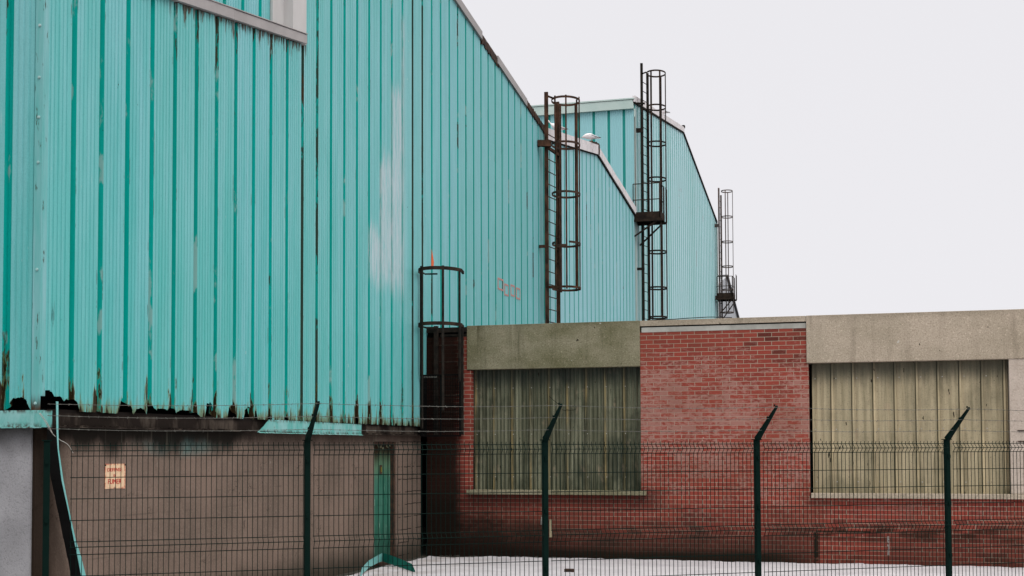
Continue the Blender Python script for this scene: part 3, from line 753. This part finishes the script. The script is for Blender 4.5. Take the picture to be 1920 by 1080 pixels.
# =============================================================== bay three
b3 = thing('metal_warehouse', 'tall far pale turquoise warehouse whose ribbed flank rises above the middle one', 'warehouse', (-.1, 41.5, 0))
def roof3(u): return 14.15 - (.131*(51.4-u) if u < 51.4 else .198*(u-51.4))
mb = MB(); clad(41.42, 61.0, 41.5, lambda u, s: 4, lambda u, s: roof3(u), onA, mb, 1)
mb.build('side_cladding', [M['paint3'], M['deep3'], M['dirty']], b3)
mb = MB(); clad(-20, -.01, -.34+.05, lambda u, s: 7., lambda u, s: 12.6, lambda u, o, z: (u, 41.40-o, z), mb, 1)
mb.build('flank_cladding', [M['paint2'], M['deep2'], M['dirty']], b3)
mb = MB(); prism_x(mb, [(41.5, 0), (60.9, 0), (60.9, 12.1), (51.4, 14.0), (41.5, 12.7)], -20, -.12); mb.build('dark_core', M['void'], b3)
mb = MB()
for ya, yb in ((41.3, 51.4), (51.4, 61.05)):
    prism_x(mb, [(ya, roof3(ya)), (yb, roof3(yb)), (yb, roof3(yb)+.06), (ya, roof3(ya)+.06)], -20, -.02)
mb.build('roof', M['roof'], b3)
mb = MB(); mb.box((-20, 41.30, 12.55), (-.01, 41.39, 12.86)); mb.box((-20, 41.28, 12.84), (.02, 41.5, 12.88)); mb.build('coping', M['coping3'], b3)
mb = MB(); verge(mb, [(41.3, 51.4)], .19, -.03, .05, .12, roof3); mb.build('verge_flashing', M['verge'], b3)
mb = MB()
for ya, yb, w in ((41.3, 51.4, .05), (51.4, 61.05, .09)):
    prism_x(mb, [(ya, roof3(ya)-.07-w), (yb, roof3(yb)-.07-w), (yb, roof3(yb)-.07), (ya, roof3(ya)-.07)], -.02, .04)
prism_x(mb, [(51.3, roof3(51.3)+.12), (51.5, roof3(51.5)+.12), (51.5, roof3(51.4)+.2), (51.3, roof3(51.3)+.2)], -.03, .06)
mb.build('verge_strip', M['black'], b3)
mb = MB(); mb.box((-.01, 41.385, 4), (.03, 41.50, 12.56)); mb.box((.005, 41.38, 9.3), (.028, 41.385, 12.3), 1)
mb.build('corner_trim', [M['coping3'], M['rustblack']], b3)
mb = MB(); mb.box((-.01, 60.98, 4), (.04, 61.06, 12.2)); mb.build('corner_trim', M['coping3'], b3)
# far shed
b4 = thing('shed', 'sloping grey sheet roof of a shed just right of the farthest ladder', 'shed', (-.1, 66, 0))
mb = MB(); prism_x(mb, [(61.6, 0), (70.5, 0), (70.5, 8.6), (66.0, 10.25), (61.6, 9.2)], -12, -.2); mb.build('wall', material('blue grey sheet', simple((.42, .44, .48), sc=1, var=.1)), b4)
mb = MB(); prism_x(mb, [(66.0, 10.25), (70.8, 8.5), (70.8, 8.6), (66.0, 10.35)], -12, -.1); mb.build('roof', material('grey shed roof', simple((.16, .16, .17), sc=2)), b4)

# =============================================================== brick building
YB = 22.08
bb = thing('brick_building', 'low red brick building with grey concrete lintels over two corrugated window panels', 'building', (6, 22.3, 0))
mb = MB(); T = YB+.28
W1a, W1b, W2a, W2b = .81, 3.775, 6.515, 9.545
mb.box((.0, YB, 0), (W1a, T, 3.21)); mb.box((.0, YB, 3.21), (.735, T, 3.80))
mb.box((W1a, YB, 0), (W1b, T, 1.075)); mb.box((W1b, YB, 0), (W2a, T, 3.785)); mb.box((W2a, YB, 0), (14, T, 1.05))
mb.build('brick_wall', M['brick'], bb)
mb = MB(); mb.box((.742, YB-.025, 3.222), (3.772, YB+.4, 3.985)); mb.build('lintel', M['conc1'], bb, .006, label='mossy grey concrete lintel over the left panel')
mb = MB(); mb.box((6.49, YB-.025, 3.218), (10.02, YB+.4, 3.985)); mb.box((10.026, YB-.025, 3.218), (14, YB+.4, 3.985)); mb.build('lintel', M['conc2'], bb, .006, label='warm grey concrete lintel over the right panel')
mb = MB(); mb.box((9.55, YB-.015, 1.135), (14, YB+.3, 3.217)); mb.build('pillar', M['conc3'], bb, .004)
mb = MB(); mb.box((.75, YB-.09, 1.078), (3.865, YB+.2, 1.155)); mb.build('sill', M['conc1'], bb, .006)
mb = MB(); mb.box((6.53, YB-.09, 1.053), (14, YB+.2, 1.13)); mb.build('sill', M['conc2'], bb, .006)
mb = MB(); mb.box((3.80, YB-.004, 3.786), (6.485, YB+.2, 3.868)); mb.build('cement_band', M['mortarband'], bb)
mb = MB(); mb.box((3.778, YB-.02, 3.89), (6.484, YB+.4, 3.982)); mb.build('coping', M['conc2'], bb, .004)
mb = MB(); mb.box((3.79, YB+.02, 3.868), (6.484, YB+.3, 3.89)); mb.build('coping_joint', M['void'], bb); mb = MB(); mb.box((.01, YB+.03, 3.80), (.735, YB+.3, 3.88)); mb.build('coping_joint', M['void'], bb)
mb = MB(); mb.box((.005, YB-.03, 3.88), (.738, YB+.4, 3.965)); mb.box((.25, YB-.012, 3.81), (.735, YB+.1, 3.85)); mb.build('coping', M['black'], bb, label='blackened coping beside the warehouse wall')
mb = MB(); mb.box((.10, YB+.4, 3.3), (14, 42, 3.80)); mb.build('flat_roof', M['bitumen'], bb)
mb = MB(); mb.box((13.9, YB+.3, 0), (14.1, 42, 3.9)); mb.box((.2, YB+.30, 0), (13.9, YB+.5, 3.21)); mb.build('rear_wall', M['void'], bb)
def corr(x0, x1, z0, z1, Y, mat, name, nsub):
    mb = MB(); pts = []; k = 0
    P_ = .3265
    n = int((x1-x0)/P_)+2
    for i in range(-1, n):
        for (a, o) in [(j/40*.82, (.010 if nsub == 4 else .005)*(-cos(2*pi*nsub*j/40))-.003) for j in range(41)] + [(.86, .032), (.93, .032), (.965, -.004)]:
            u = x0+(.08 if nsub == 4 else .042)+(i+a)*P_
            if x0 <= u <= x1: pts.append((u, o))
    for (u, o) in pts: mb.v += [(u, Y-o, z0), (u, Y-o, z1)]
    for i in range(len(pts)-1): mb.f.append((2*i, 2*i+2, 2*i+3, 2*i+1)); mb.mi.append(0); mb.sm.append(False)
    p = mb.build(name, mat, bb)
    random.seed(4)
    for zz in ((z0+.22, z0+.95, z1-.35) if nsub == 4 else (z0+.18, z0+1.02, z1-.28)):
        i = 0
        while x0+(i+.45)*P_ < x1:
            u = x0+(i+.20)*P_; s = MB(); s.tube([(u, Y-.012, zz), (u, Y-.022, zz)], .009, 8); s.build('fixing_screw', M['mortarband'], p); i += 1
    return p
corr(W1a+.002, W1b-.01, 1.156, 3.25, YB+.14, M['sheet1'], 'window_panel', 4)
corr(W2a+.03, W2b-.0, 1.131, 3.25, YB+.14, M['sheet2'], 'window_panel', 2.5)
# crack in the left panel
mb = MB()
for P_ in ([(2.18, 2.75), (2.24, 2.69), (2.33, 2.62), (2.37, 2.58)], [(2.40, 2.52), (2.45, 2.5), (2.49, 2.515), (2.53, 2.505), (2.6, 2.51), (2.64, 2.52), (2.65, 2.56), (2.62, 2.585), (2.585, 2.565)]):
    mb.tube([(x, YB+.105, z) for x, z in P_], .0045, 5)
mb.build('crack', M['void'], bb)
# pipe stub
mb = MB(); mb.tube([(2.11, YB+.05, .68), (2.11, YB-.10, .68), (2.11, YB-.13, .66), (2.11, YB-.13, .58)], .035, 12); mb.build('pipe_stub', M['mortarband'], bb)
mb = MB(); mb.box((2.2, YB-.012, .36), (2.24, YB-.001, .66)); mb.build('mortar_streak', M['sheet2'], bb)
# bent bars of ironwork in the pillar
mb = MB(); mb.box((9.655, YB-.03, 2.10), (9.9, YB-.016, 2.116)); mb.build('iron_strap', M['rustblack'], bb)
mb = MB(); mb.box((9.66, YB-.03, 1.935), (9.9, YB-.016, 1.95)); mb.build('iron_strap', M['rustblack'], bb)
# cable on the coping
mb = MB(); mb.tube(bez([(3.9, YB-.01, 3.988), (4.3, YB-.012, 3.99), (4.5, YB, 4.0), (4.7, YB+.05, 4.01), (4.95, YB+.02, 4.012), (5.3, YB, 3.99)], 6), .007, 5)
tag(mb.build('roof_cable', M['black']), 'thin black cable lying along the coping above the brick pier', 'cable')

# =============================================================== ladders
def flat_ring(mb, cx, cy, z, rx, ry, a0, a1, w, h, m=0, n=28):
    P = []
    for i in range(n+1):
        a = a0+(a1-a0)*i/n; P.append(((cx+rx*cos(a)), (cy+ry*sin(a))))
    k = len(mb.v)
    for i, (x, y) in enumerate(P):
        a = a0+(a1-a0)*i/n; nx_, ny_ = cos(a), sin(a)
        for dr_, dz in ((0, -h/2), (w, -h/2), (w, h/2), (0, h/2)): mb.v.append((x+nx_*dr_, y+ny_*dr_, z+dz))
    for i in range(n):
        for j in range(4):
            a_ = k+4*i+j; b_ = k+4*i+(j+1) % 4; mb.f.append((a_, a_+4, b_+4, b_)); mb.mi.append(m); mb.sm.append(False)
    mb.f.append((k, k+1, k+2, k+3)); mb.f.append((k+4*n+3, k+4*n+2, k+4*n+1, k+4*n)); mb.mi += [m, m]; mb.sm += [False, False]

def ladder(label, loc, rails, rung_z, hoops, cx, cy, rx, ry, bars, barz, mats, bw, brackets, rw=.07, rd=.05):
    root = thing('caged_ladder', label, 'ladder', loc, 'caged ladders on the warehouse walls')
    for (x, y, z0, z1) in rails:
        m = MB(); m.box((x-rw/2, y-rd/2, z0), (x+rw/2-.01, y-rd/2+.01, z1)); m.box((x-rw/2, y-rd/2+.01, z0), (x-rw/2+.012, y+rd/2, z1)); m.box((x+rw/2-.01, y-rd/2, z0), (x+rw/2, y+rd/2, z1))
        m.build('rail', mats[0], root)
    (xa, ya, _, _), (xb, yb, _, _) = rails[0], rails[1]
    z0, z1 = rung_z
    n = int((z1-z0)/.29)
    for i in range(n+1):
        z = z0+.29*i; m = MB(); m.tube([(xa, ya, z), (xb, yb, z)], .011, 6); m.build('rung', mats[1], root)
    for (z, a0, a1, mi) in hoops:
        m = MB(); flat_ring(m, cx, cy, z, rx, ry, a0, a1, .010, bw); m.build('hoop', mats[mi], root)
    for (a, z0, z1, bend) in bars:
        x, y = cx+rx*cos(a), cy+ry*sin(a)
        m = MB(); t_ = Vector((-sin(a), cos(a), 0)); N = 10; pts = []
        for i in range(N+1):
            z = z0+(z1-z0)*i/N; b = bend*sin(pi*i/N)**3
            pts.append(Vector((x+t_.x*b, y+t_.y*b, z)))
        for i in range(N): m.bar(pts[i], pts[i+1], barz*.6, barz, up=tuple(t_))
        m.build('cage_bar', mats[2], root)
    for (p, q, w) in brackets:
        m = MB(); m.bar(p, q, w, w*1.3); m.build('bracket', mats[0], root)
    return root
# ladder in the corner of the brick building (cage toward the viewer, above the flat roof)
L = ladder('short wide black cage ladder in the corner between turquoise wall and brick building', (.43, 21.9, 2.1),
       [(.20, 22.0, 2.1, 3.99), (.66, 22.0, 2.1, 3.99)], (2.2, 3.9),
       [(4.89, pi*1.0, pi*2.0, 1), (3.96, pi*1.0, pi*2.0, 1)], .42, 21.65, .37, .50,
       [(pi*1.01, 3.1, 4.89, 0), (pi*1.30, 2.2, 4.94, 0), (pi*1.315, 2.2, 4.94, 0), (pi*1.66, 2.5, 4.93, .0), (pi*1.93, 3.0, 4.89, 0)], .04, [M['black'], M['blackrust'], M['black']], .06,
       [((.05, 21.65, 4.89), (.05, 21.80, 4.89), .02), ((.06, 21.80, 4.88), (.28, 21.85, 4.88), .02), ((.06, 21.8, 3.95), (.28, 21.85, 3.95), .02), ((.79, 21.65, 4.88), (.77, 21.78, 4.87), .035), ((.79, 21.65, 3.95), (.77, 21.78, 3.94), .035), ((.05, 21.65, 3.96), (.05, 22.0, 3.96), .02)])
m = MB()
for i in range(17):
    x = .03+.70*i/16; m.bar((x, 21.72, 2.08), (x, 21.72, 3.12), .006)
for i in range(18):
    z = 2.08+1.04*i/17; m.bar((.03, 21.72, z), (.73, 21.72, z), .006)
for x in (.03, .38, .73): m.box((x-.012, 21.705, 2.07), (x+.012, 21.735, 3.13))
for z in (2.08, 2.60, 3.12): m.box((.03, 21.70, z-.012), (.73, 21.738, z+.012))
m.build('guard_mesh', M['void'], L, label='black mesh anti-climb guard')
for xx in (.012,):
    m = MB(); m.box((xx, 21.74, 2.1), (xx+.006, 22.04, 3.12)); m.build('guard_side_plate', M['void'], L)
m = MB(); random.seed(2)
for i in range(9):
    x = .06+.03*i; m.bar((x, 21.696, 3.075), (x+.012, 21.692, 3.10), .012)
m.build('guard_spikes', M['wire'], L)
# rusty ladder at the first joint
full = (0.0, 2*pi)
L = ladder('tall rusty brown caged ladder at the joint between the near and middle turquoise gables', (.4, 30, 3.8),
       [(.18, 29.72, 3.6, 10.08), (.27, 30.42, 3.6, 10.02)], (3.9, 9.3),
       [(9.93, -.0, pi*2, 2), (8.89, 0, 2*pi, 1), (7.74, 0, 2*pi, 1), (6.58, -pi*.35, pi*1.3, 1), (6.50, pi*1.35, pi*1.60, 1), (5.55, 0, 2*pi, 2)], .56, 30.05, .32, .40,
       [(.0, 5.5, 10.0, 0), (pi*.35, 5.52, 9.95, .0), (pi*.72, 5.5, 9.95, .0), (pi*1.32, 5.5, 9.98, .05), (pi*1.60, 5.5, 9.97, 0), (pi*1.88, 5.55, 9.9, .015)], .036, [M['rustbrown'], M['rustblack'], M['rustbrown']], .05,
       [((.0, 29.6, 8.87), (.3, 29.7, 8.87), .11), ((.0, 29.7, 6.5), (.2, 29.72, 6.5), .05), ((.18, 29.72, 10.0), (.36, 29.8, 9.93), .03), ((.2, 29.75, 5.56), (.4, 29.75, 5.56), .05), ((.2, 29.8, 8.8), (.3, 30.4, 8.75), .05)], .085, .05)
def platform(L, x0, x1, y0, y1, z, h, mat, braces, post_h=0.):
    m = MB(); m.box((x0, y0, z-.06), (x1, y1, z)); m.box((x0, y0, z), (x1, y0+.02, z+.16)); m.box((x1-.02, y0+.02, z), (x1, y1, z+.16)); m.box((x0-.04, y0-.03, z-.14), (x1+.06, y0, z-.06)); m.box((x0-.04, y1, z-.14), (x1+.06, y1+.04, z-.06))
    m.box((x0, y0, z-.14), (x0+.05, y1, z-.06)); m.build('platform', mat, L)
    m = MB(); r = .016
    P0, P1, P2, P3 = (x0+.02, y0), (x1-.03, y0), (x1-.03, y1), (x0+.02, y1)
    for zz in (z+h, z+h*.52):
        m.tube([(P0[0], P0[1], zz), (P1[0], P1[1], zz), (P2[0], P2[1], zz)], r, 6)
    for p in (P0, P1, P2): m.tube([(p[0], p[1], z), (p[0], p[1], z+h)], r if p is P0 else r*1.6, 6)
    m.build('railing', mat, L)
    if post_h:
        m = MB(); m.bar((x1+.06, y1-.05, z-.1), (x1+.06, y1-.05, z+post_h), .045, .07, up=(0, 1, 0)); m.bar((x1+.06, y1-.05, z+post_h), (x1+.04, y1-.05, z+post_h+.08), .045, .05, up=(0, 1, 0), w2=.02, h2=.02); m.build('gate_post', mat, L)
    for p, q in braces:
        m = MB(); m.bar(p, q, .045); m.build('brace', mat, L)
L = ladder('tallest black caged ladder, with railed platform, between the middle and far turquoise gables', (.4, 41.8, 3.9),
       [(.20, 41.62, 3.6, 14.05), (.30, 42.1, 3.6, 13.85)], (3.9, 13.6),
       [(13.78, 0, 2*pi, 2), (12.69, 0, 2*pi, 2), (11.52, 0, 2*pi, 1), (10.38, 0, 2*pi, 1), (8.06, 0, 2*pi, 1), (6.91, 0, 2*pi, 1), (5.98, 0, 2*pi, 1)], .60, 41.95, .30, .38,
       [(0., 5.95, 13.8, 0), (pi*.4, 5.95, 13.75, 0), (pi*.75, 5.95, 13.75, 0), (pi*1.4, 5.95, 13.8, .0), (pi*1.7, 5.95, 13.8, 0)], .045, [M['black'], M['black'], M['blackrust']], .05,
       [((-.03, 41.55, 11.9), (.25, 41.6, 11.9), .10), ((-.02, 41.6, 7.5), (.25, 41.6, 7.5), .06), ((.2, 41.6, 13.7), (.35, 41.6, 13.75), .03), ((0, 41.6, 12.78), (.3, 41.6, 12.75), .04)], .075, .07)
platform(L, -.05, .84, 41.25, 42.0, 9.08, 1.05, M['blackrust'], [((-.07, 41.3, 8.45), (.8, 41.27, 9.0)), ((.03, 42.0, 8.3), (.82, 41.95, 9.0))], .95)
L = ladder('farthest grey caged ladder with small platform, standing against the sky', (.4, 60.5, 3.9),
       [(.20, 60.3, 3.6, 13.55), (.24, 60.75, 3.6, 13.3)], (4, 13.2),
       [(13.42, 0, 2*pi, 1), (12.25, 0, 2*pi, 1), (11.12, 0, 2*pi, 1), (10.0, 0, 2*pi, 1), (8.95, 0, 2*pi, 1), (7.93, 0, 2*pi, 2)], .54, 60.5, .25, .30,
       [(0, 7.9, 13.4, 0), (pi*.5, 7.9, 13.4, 0), (pi*1.45, 7.9, 13.4, 0)], .04, [M['steelgrey'], M['steelgrey'], M['steelgrey']], .045,
       [((0, 60.3, 11.85), (.2, 60.3, 11.85), .10), ((-.02, 60.3, 8.6), (.2, 60.3, 8.6), .12)], .07, .07)
platform(L, .08, .82, 60.1, 60.9, 8.62, .9, M['blackrust'], [((.22, 60.1, 7.85), (.8, 60.1, 8.5)), ((.26, 60.9, 7.7), (.8, 60.9, 8.45))], .98)

# =============================================================== mesh fence
AZ = radians(55); FD = Vector((sin(AZ), cos(AZ), 0)); FN = Vector((FD.y, -FD.x, 0)); F0 = Vector((2.276, 12.268, 0))
def FP(s, z, o=0): return F0 + FD*s + FN*o + Vector((0, 0, z))
fe = thing('mesh_fence', 'dark green welded mesh security fence with angled post tops and barbed strands', 'fence', tuple(F0))
ROWS = [1.902, 1.852, 1.803, 1.602, 1.402, 1.20, 1.0, .952, .88, .68, .48, .28, .10]
OFF = {1.852: .045, .952: .045}
def fold(z):
    pts = [(1.93, .012), (1.902, 0), (1.852, .045), (1.803, 0), (1.0, 0), (.952, .045), (.88, 0), (.05, 0)]
    return pts
def panel(sa, sb):
    m = MB(); n = int(round((sb-sa)/.05)); r = .0035
    for i in range(n+1):
        s = sa+(sb-sa)*i/n; P = [FP(s, z, o) for z, o in fold(0)]
        m.tube(P, r, 4, smooth=False)
    for z in ROWS: m.tube([FP(sa-.01, z, OFF.get(z, 0)+.005), FP(sb+.01, z, OFF.get(z, 0)+.005)], .0039, 4, smooth=False)
    return m.build('mesh_panel', M['fence'], fe)
posts = [-2.45, 0, 2.52, 5.04, 7.56, 10.08]
for i in range(5): panel(posts[i]+(.06 if i else .22), posts[i+1]-.045)
def oriented_box(m, s, w, d, z0, z1, o=0):
    pts = [(s-w/2, o-d/2), (s+w/2, o-d/2), (s+w/2, o+d/2), (s-w/2, o+d/2)]
    k = len(m.v); m.v += [tuple(FP(a, z0, b)) for a, b in pts] + [tuple(FP(a, z1, b)) for a, b in pts]
    for q in ((0,3,2,1),(4,5,6,7),(0,1,5,4),(1,2,6,5),(2,3,7,6),(3,0,4,7)):
        m.f.append(tuple(k+i for i in q)); m.mi.append(0); m.sm.append(False)
LEAN = [0, .60, .49, .45, .42, .42]
for i, s in enumerate(posts):
    m = MB(); oriented_box(m, s, .058, .058, 0, 1.945, -.035); p = m.build('post', M['fence'], fe, .006)
    m = MB(); oriented_box(m, s, .088, .08, 1.945, 1.955, -.035); m.build('post_cap', M['fence'], p)
    for z in (1.75, 1.2, .6):
        m = MB(); oriented_box(m, s, .03, .02, z-.02, z+.02, .005); m.build('clamp', M['fence'], p)
    if i:
        m = MB(); L_ = LEAN[i]
        m.bar(FP(s, 1.95, -.03), FP(s+.0, 2.31, L_-.03), .045, .06, up=tuple(FN), w2=.02, h2=.022)
        for f_ in (.25, .6, .95): 
            q = FP(s, 1.95+.36*f_, -.03+L_*f_); m.bar(q-FD*.02+Vector((0, 0, .02)), q-FD*.02+Vector((0, 0, .035))+FN*.012, .012, .012)
        m.build('angled_arm', M['fence'], p)
# barbed strands
random.seed(21)
for f_, zl in ((.95, 2.29), (.62, 2.18), (.28, 2.06)):
    m = MB(); pts = []
    for i in range(len(posts)-1):
        a, b = posts[i], posts[i+1]
        for j in range(14):
            t_ = j/14; s = a+(b-a)*t_
            La = LEAN[i] if i else .02; Lb = LEAN[i+1]
            o = (La*(1-t_)+Lb*t_)*f_
            if i == 0: o = .05*(1-t_)+LEAN[1]*f_*t_
            zz = 1.955+.36*f_
            if i == 0: zz = zl*(1-t_)+zz*t_
            pts.append(FP(s, zz-.02*sin(pi*t_)+.003*fb(s*3, f_*9), o))
    m.tube(pts, .0023, 4)
    for i in range(len(pts)-1):
        for e in (.1, .6):
            q = pts[i].lerp(pts[i+1], e)
            for _ in range(2):
                v = Vector((random.uniform(-1, 1), random.uniform(-1, 1), random.uniform(-1, 1))).normalized()*.013
                m.bar(q-v, q+v, .0022)
    m.build('barbed_strand', M['wire'], fe)

# =============================================================== bits on the ground
root = thing('fallen_flashing', 'bent turquoise flashing lying on the snow in front of the green door', 'flashing', (.1, 19.6, 0))
pA = [(.22, 18.0), (.16, 18.8), (.10, 19.6), (.14, 20.35)]
m = MB()
def ribbon(m, P, h0, h1, mi=0):
    for i in range(len(P)-1):
        a, b = P[i], P[i+1]
        m.quad([(a[0], a[1], a[2]), (b[0], b[1], b[2]), (b[0], b[1], b[3]), (a[0], a[1], a[3])], mi); 
        m.quad([(a[0]-.005, a[1], a[3]), (b[0]-.005, b[1], b[3]), (b[0]-.005, b[1], b[2]), (a[0]-.005, a[1], a[2])], mi)
ribbon(m, [(.62, 17.6, .02, .10), (.40, 18.2, .05, .145), (.22, 18.9, .08, .185), (.08, 19.6, .09, .205), (.0, 20.0, .08, .21)], 0, 0)
m.build('pale_arm', M['flash'], root)
m = MB(); ribbon(m, [(.0, 20.0, .08, .215), (.22, 19.78, .06, .20), (.55, 19.4, .04, .17), (.88, 18.98, .03, .14), (.98, 18.84, .03, .05)], 0, 0)
m.build('dark_arm', material('dark side of turquoise flashing', simple((.012, .15, .12), sc=5, col2=(.02, .22, .17))), root)
m = MB(); m.box((3.13, 19.34, .03), (3.27, 19.42, .085)); tag(m.build('broken_brick', M['rustblack'], None, .006), 'dark brick fragment lying alone on the snow near the fence', 'brick')
root = None
random.seed(31)
m = MB()
for i in range(60):
    x = .3+3.2*random.random()**1.5; y = 21.75+.28*random.random(); r = .008+.02*random.random()
    m.box((x, y, .0), (x+r*2, y+r, r*1.2+.01))
o = m.build('rubble', M['asphalt']); o['kind'] = 'stuff'; o['label'] = 'crumbs of rubble at the foot of the brick wall'; o['category'] = 'rubble'

# =============================================================== gulls
gw = material('white feathers', simple((.78, .74, .76), sc=25, var=.06), .8, .2)
gg = material('pale grey wing feathers', simple((.42, .43, .46), sc=30, var=.12), .8)
gb = material('black wing tips', simple((.02, .02, .02)), .8)
gy = material('yellow grey bill and legs', simple((.42, .30, .14), sc=30), .6)
def gull(label, loc, neck, k=1.0, yawd=0.):
    root = thing('gull', label, 'gull', loc, 'gulls on the roof edges')
    ca, sa_ = cos(yawd), sin(yawd)
    def tr(x, y, z): x *= k; y *= k; z *= k; return (loc[0]-x*ca-y*sa_, loc[1]+x*sa_-y*ca, loc[2]+z)   # faces -X
    if neck:  # head up
        sp = [(-.20, .085, .006, .004), (-.15, .095, .022, .012), (-.08, .115, .045, .04), (0, .135, .068, .068), (.07, .155, .068, .07), (.12, .185, .045, .045), (.145, .225, .032, .034), (.16, .255, .029, .029), (.175, .272, .030, .027), (.197, .272, .020, .018), (.21, .268, .006, .006)]
    else:
        sp = [(-.21, .07, .006, .004), (-.15, .085, .022, .012), (-.08, .11, .045, .04), (0, .13, .068, .068), (.07, .14, .068, .070), (.12, .145, .055, .06), (.15, .145, .045, .05), (.175, .137, .036, .034), (.20, .133, .028, .026), (.215, .125, .008, .008)]
    m = MB(); n = 12
    for (x, z, ry, rz) in sp:
        for j in range(n): m.v.append(tr(x+(rz*.35*sin(2*pi*j/n) if neck and x > .08 else 0), ry*cos(2*pi*j/n), z+rz*sin(2*pi*j/n)))
    for i in range(len(sp)-1):
        for j in range(n): m.f.append((i*n+j, i*n+(j+1) % n, (i+1)*n+(j+1) % n, (i+1)*n+j)); m.mi.append(0); m.sm.append(True)
    m.f.append(tuple(range(n))); m.f.append(tuple(range((len(sp)-1)*n, len(sp)*n))[::-1]); m.mi += [0, 0]; m.sm += [False, False]
    m.build('body', gw, root)
    for sgn in (-1, 1):
        m = MB(); wp = [(.09, .145, .004), (.05, .165, .03), (-.02, .155, .035), (-.10, .125, .024), (-.17, .10, .012)]
        for i in range(len(wp)):
            x, z, h = wp[i]
            yy = sgn*(.052 if i < 3 else .038 if i == 3 else .018)
            m.v += [tr(x, yy*.75, z+h*.7), tr(x, yy*1.28, z), tr(x, yy*1.05, z-h)]
        for i in range(len(wp)-1):
            for j in range(2): m.f.append((i*3+j, i*3+j+1, i*3+j+4, i*3+j+3)); m.mi.append(0); m.sm.append(True)
            m.f.append((i*3+2, i*3, i*3+3, i*3+5)); m.mi.append(0); m.sm.append(True)
        m.build('wing', gg, root)
        m = MB(); m.tube([tr(-.16, sgn*.017, .101), tr(-.215, sgn*.008, .09)], .009*k, 6, rads=[.010*k, .003*k]); m.build('wing_tip', gb, root)
        m = MB(); m.tube([tr(.0, sgn*.025, .08), tr(-.005, sgn*.025, .0)], .004*k, 6); m.bar(tr(-.01, sgn*.025, .003), tr(.035, sgn*.025, .003), .02*k, .005*k); m.build('leg', gy, root)
        m = MB(); hx, hz, hy = (.187, .277, .0235) if neck else (.192, .142, .028)
        m.tube([tr(hx, sgn*(hy-.006), hz), tr(hx, sgn*(hy+.002), hz)], .0035*k, 6); m.build('eye', gb, root)
    bx_, bz = (.205, .268) if neck else (.21, .124)
    m = MB(); m.tube([tr(bx_, 0, bz), tr(bx_+.03, 0, bz-.006), tr(bx_+.042, 0, bz-.012)], .006, 6, rads=[.008*k, .006*k, .002*k]); m.build('beak', gy, root)
def z2(y): return roof2(y)+.19
gull('white gull with raised head on the white verge, seen through the rusty ladder cage', (-.10, 31.9, z2(31.9)-.02), True, 1.25)
gull('white gull with tucked head standing near the broken ridge corner of the middle gable', (.06, 35.0, z2(35.0)+.0), False, 1.2)
gull('small faint white gull standing on the far gable roof edge beside the platform ladder', (.02, 46.8, roof3(46.8)+.08), False, 1.1)
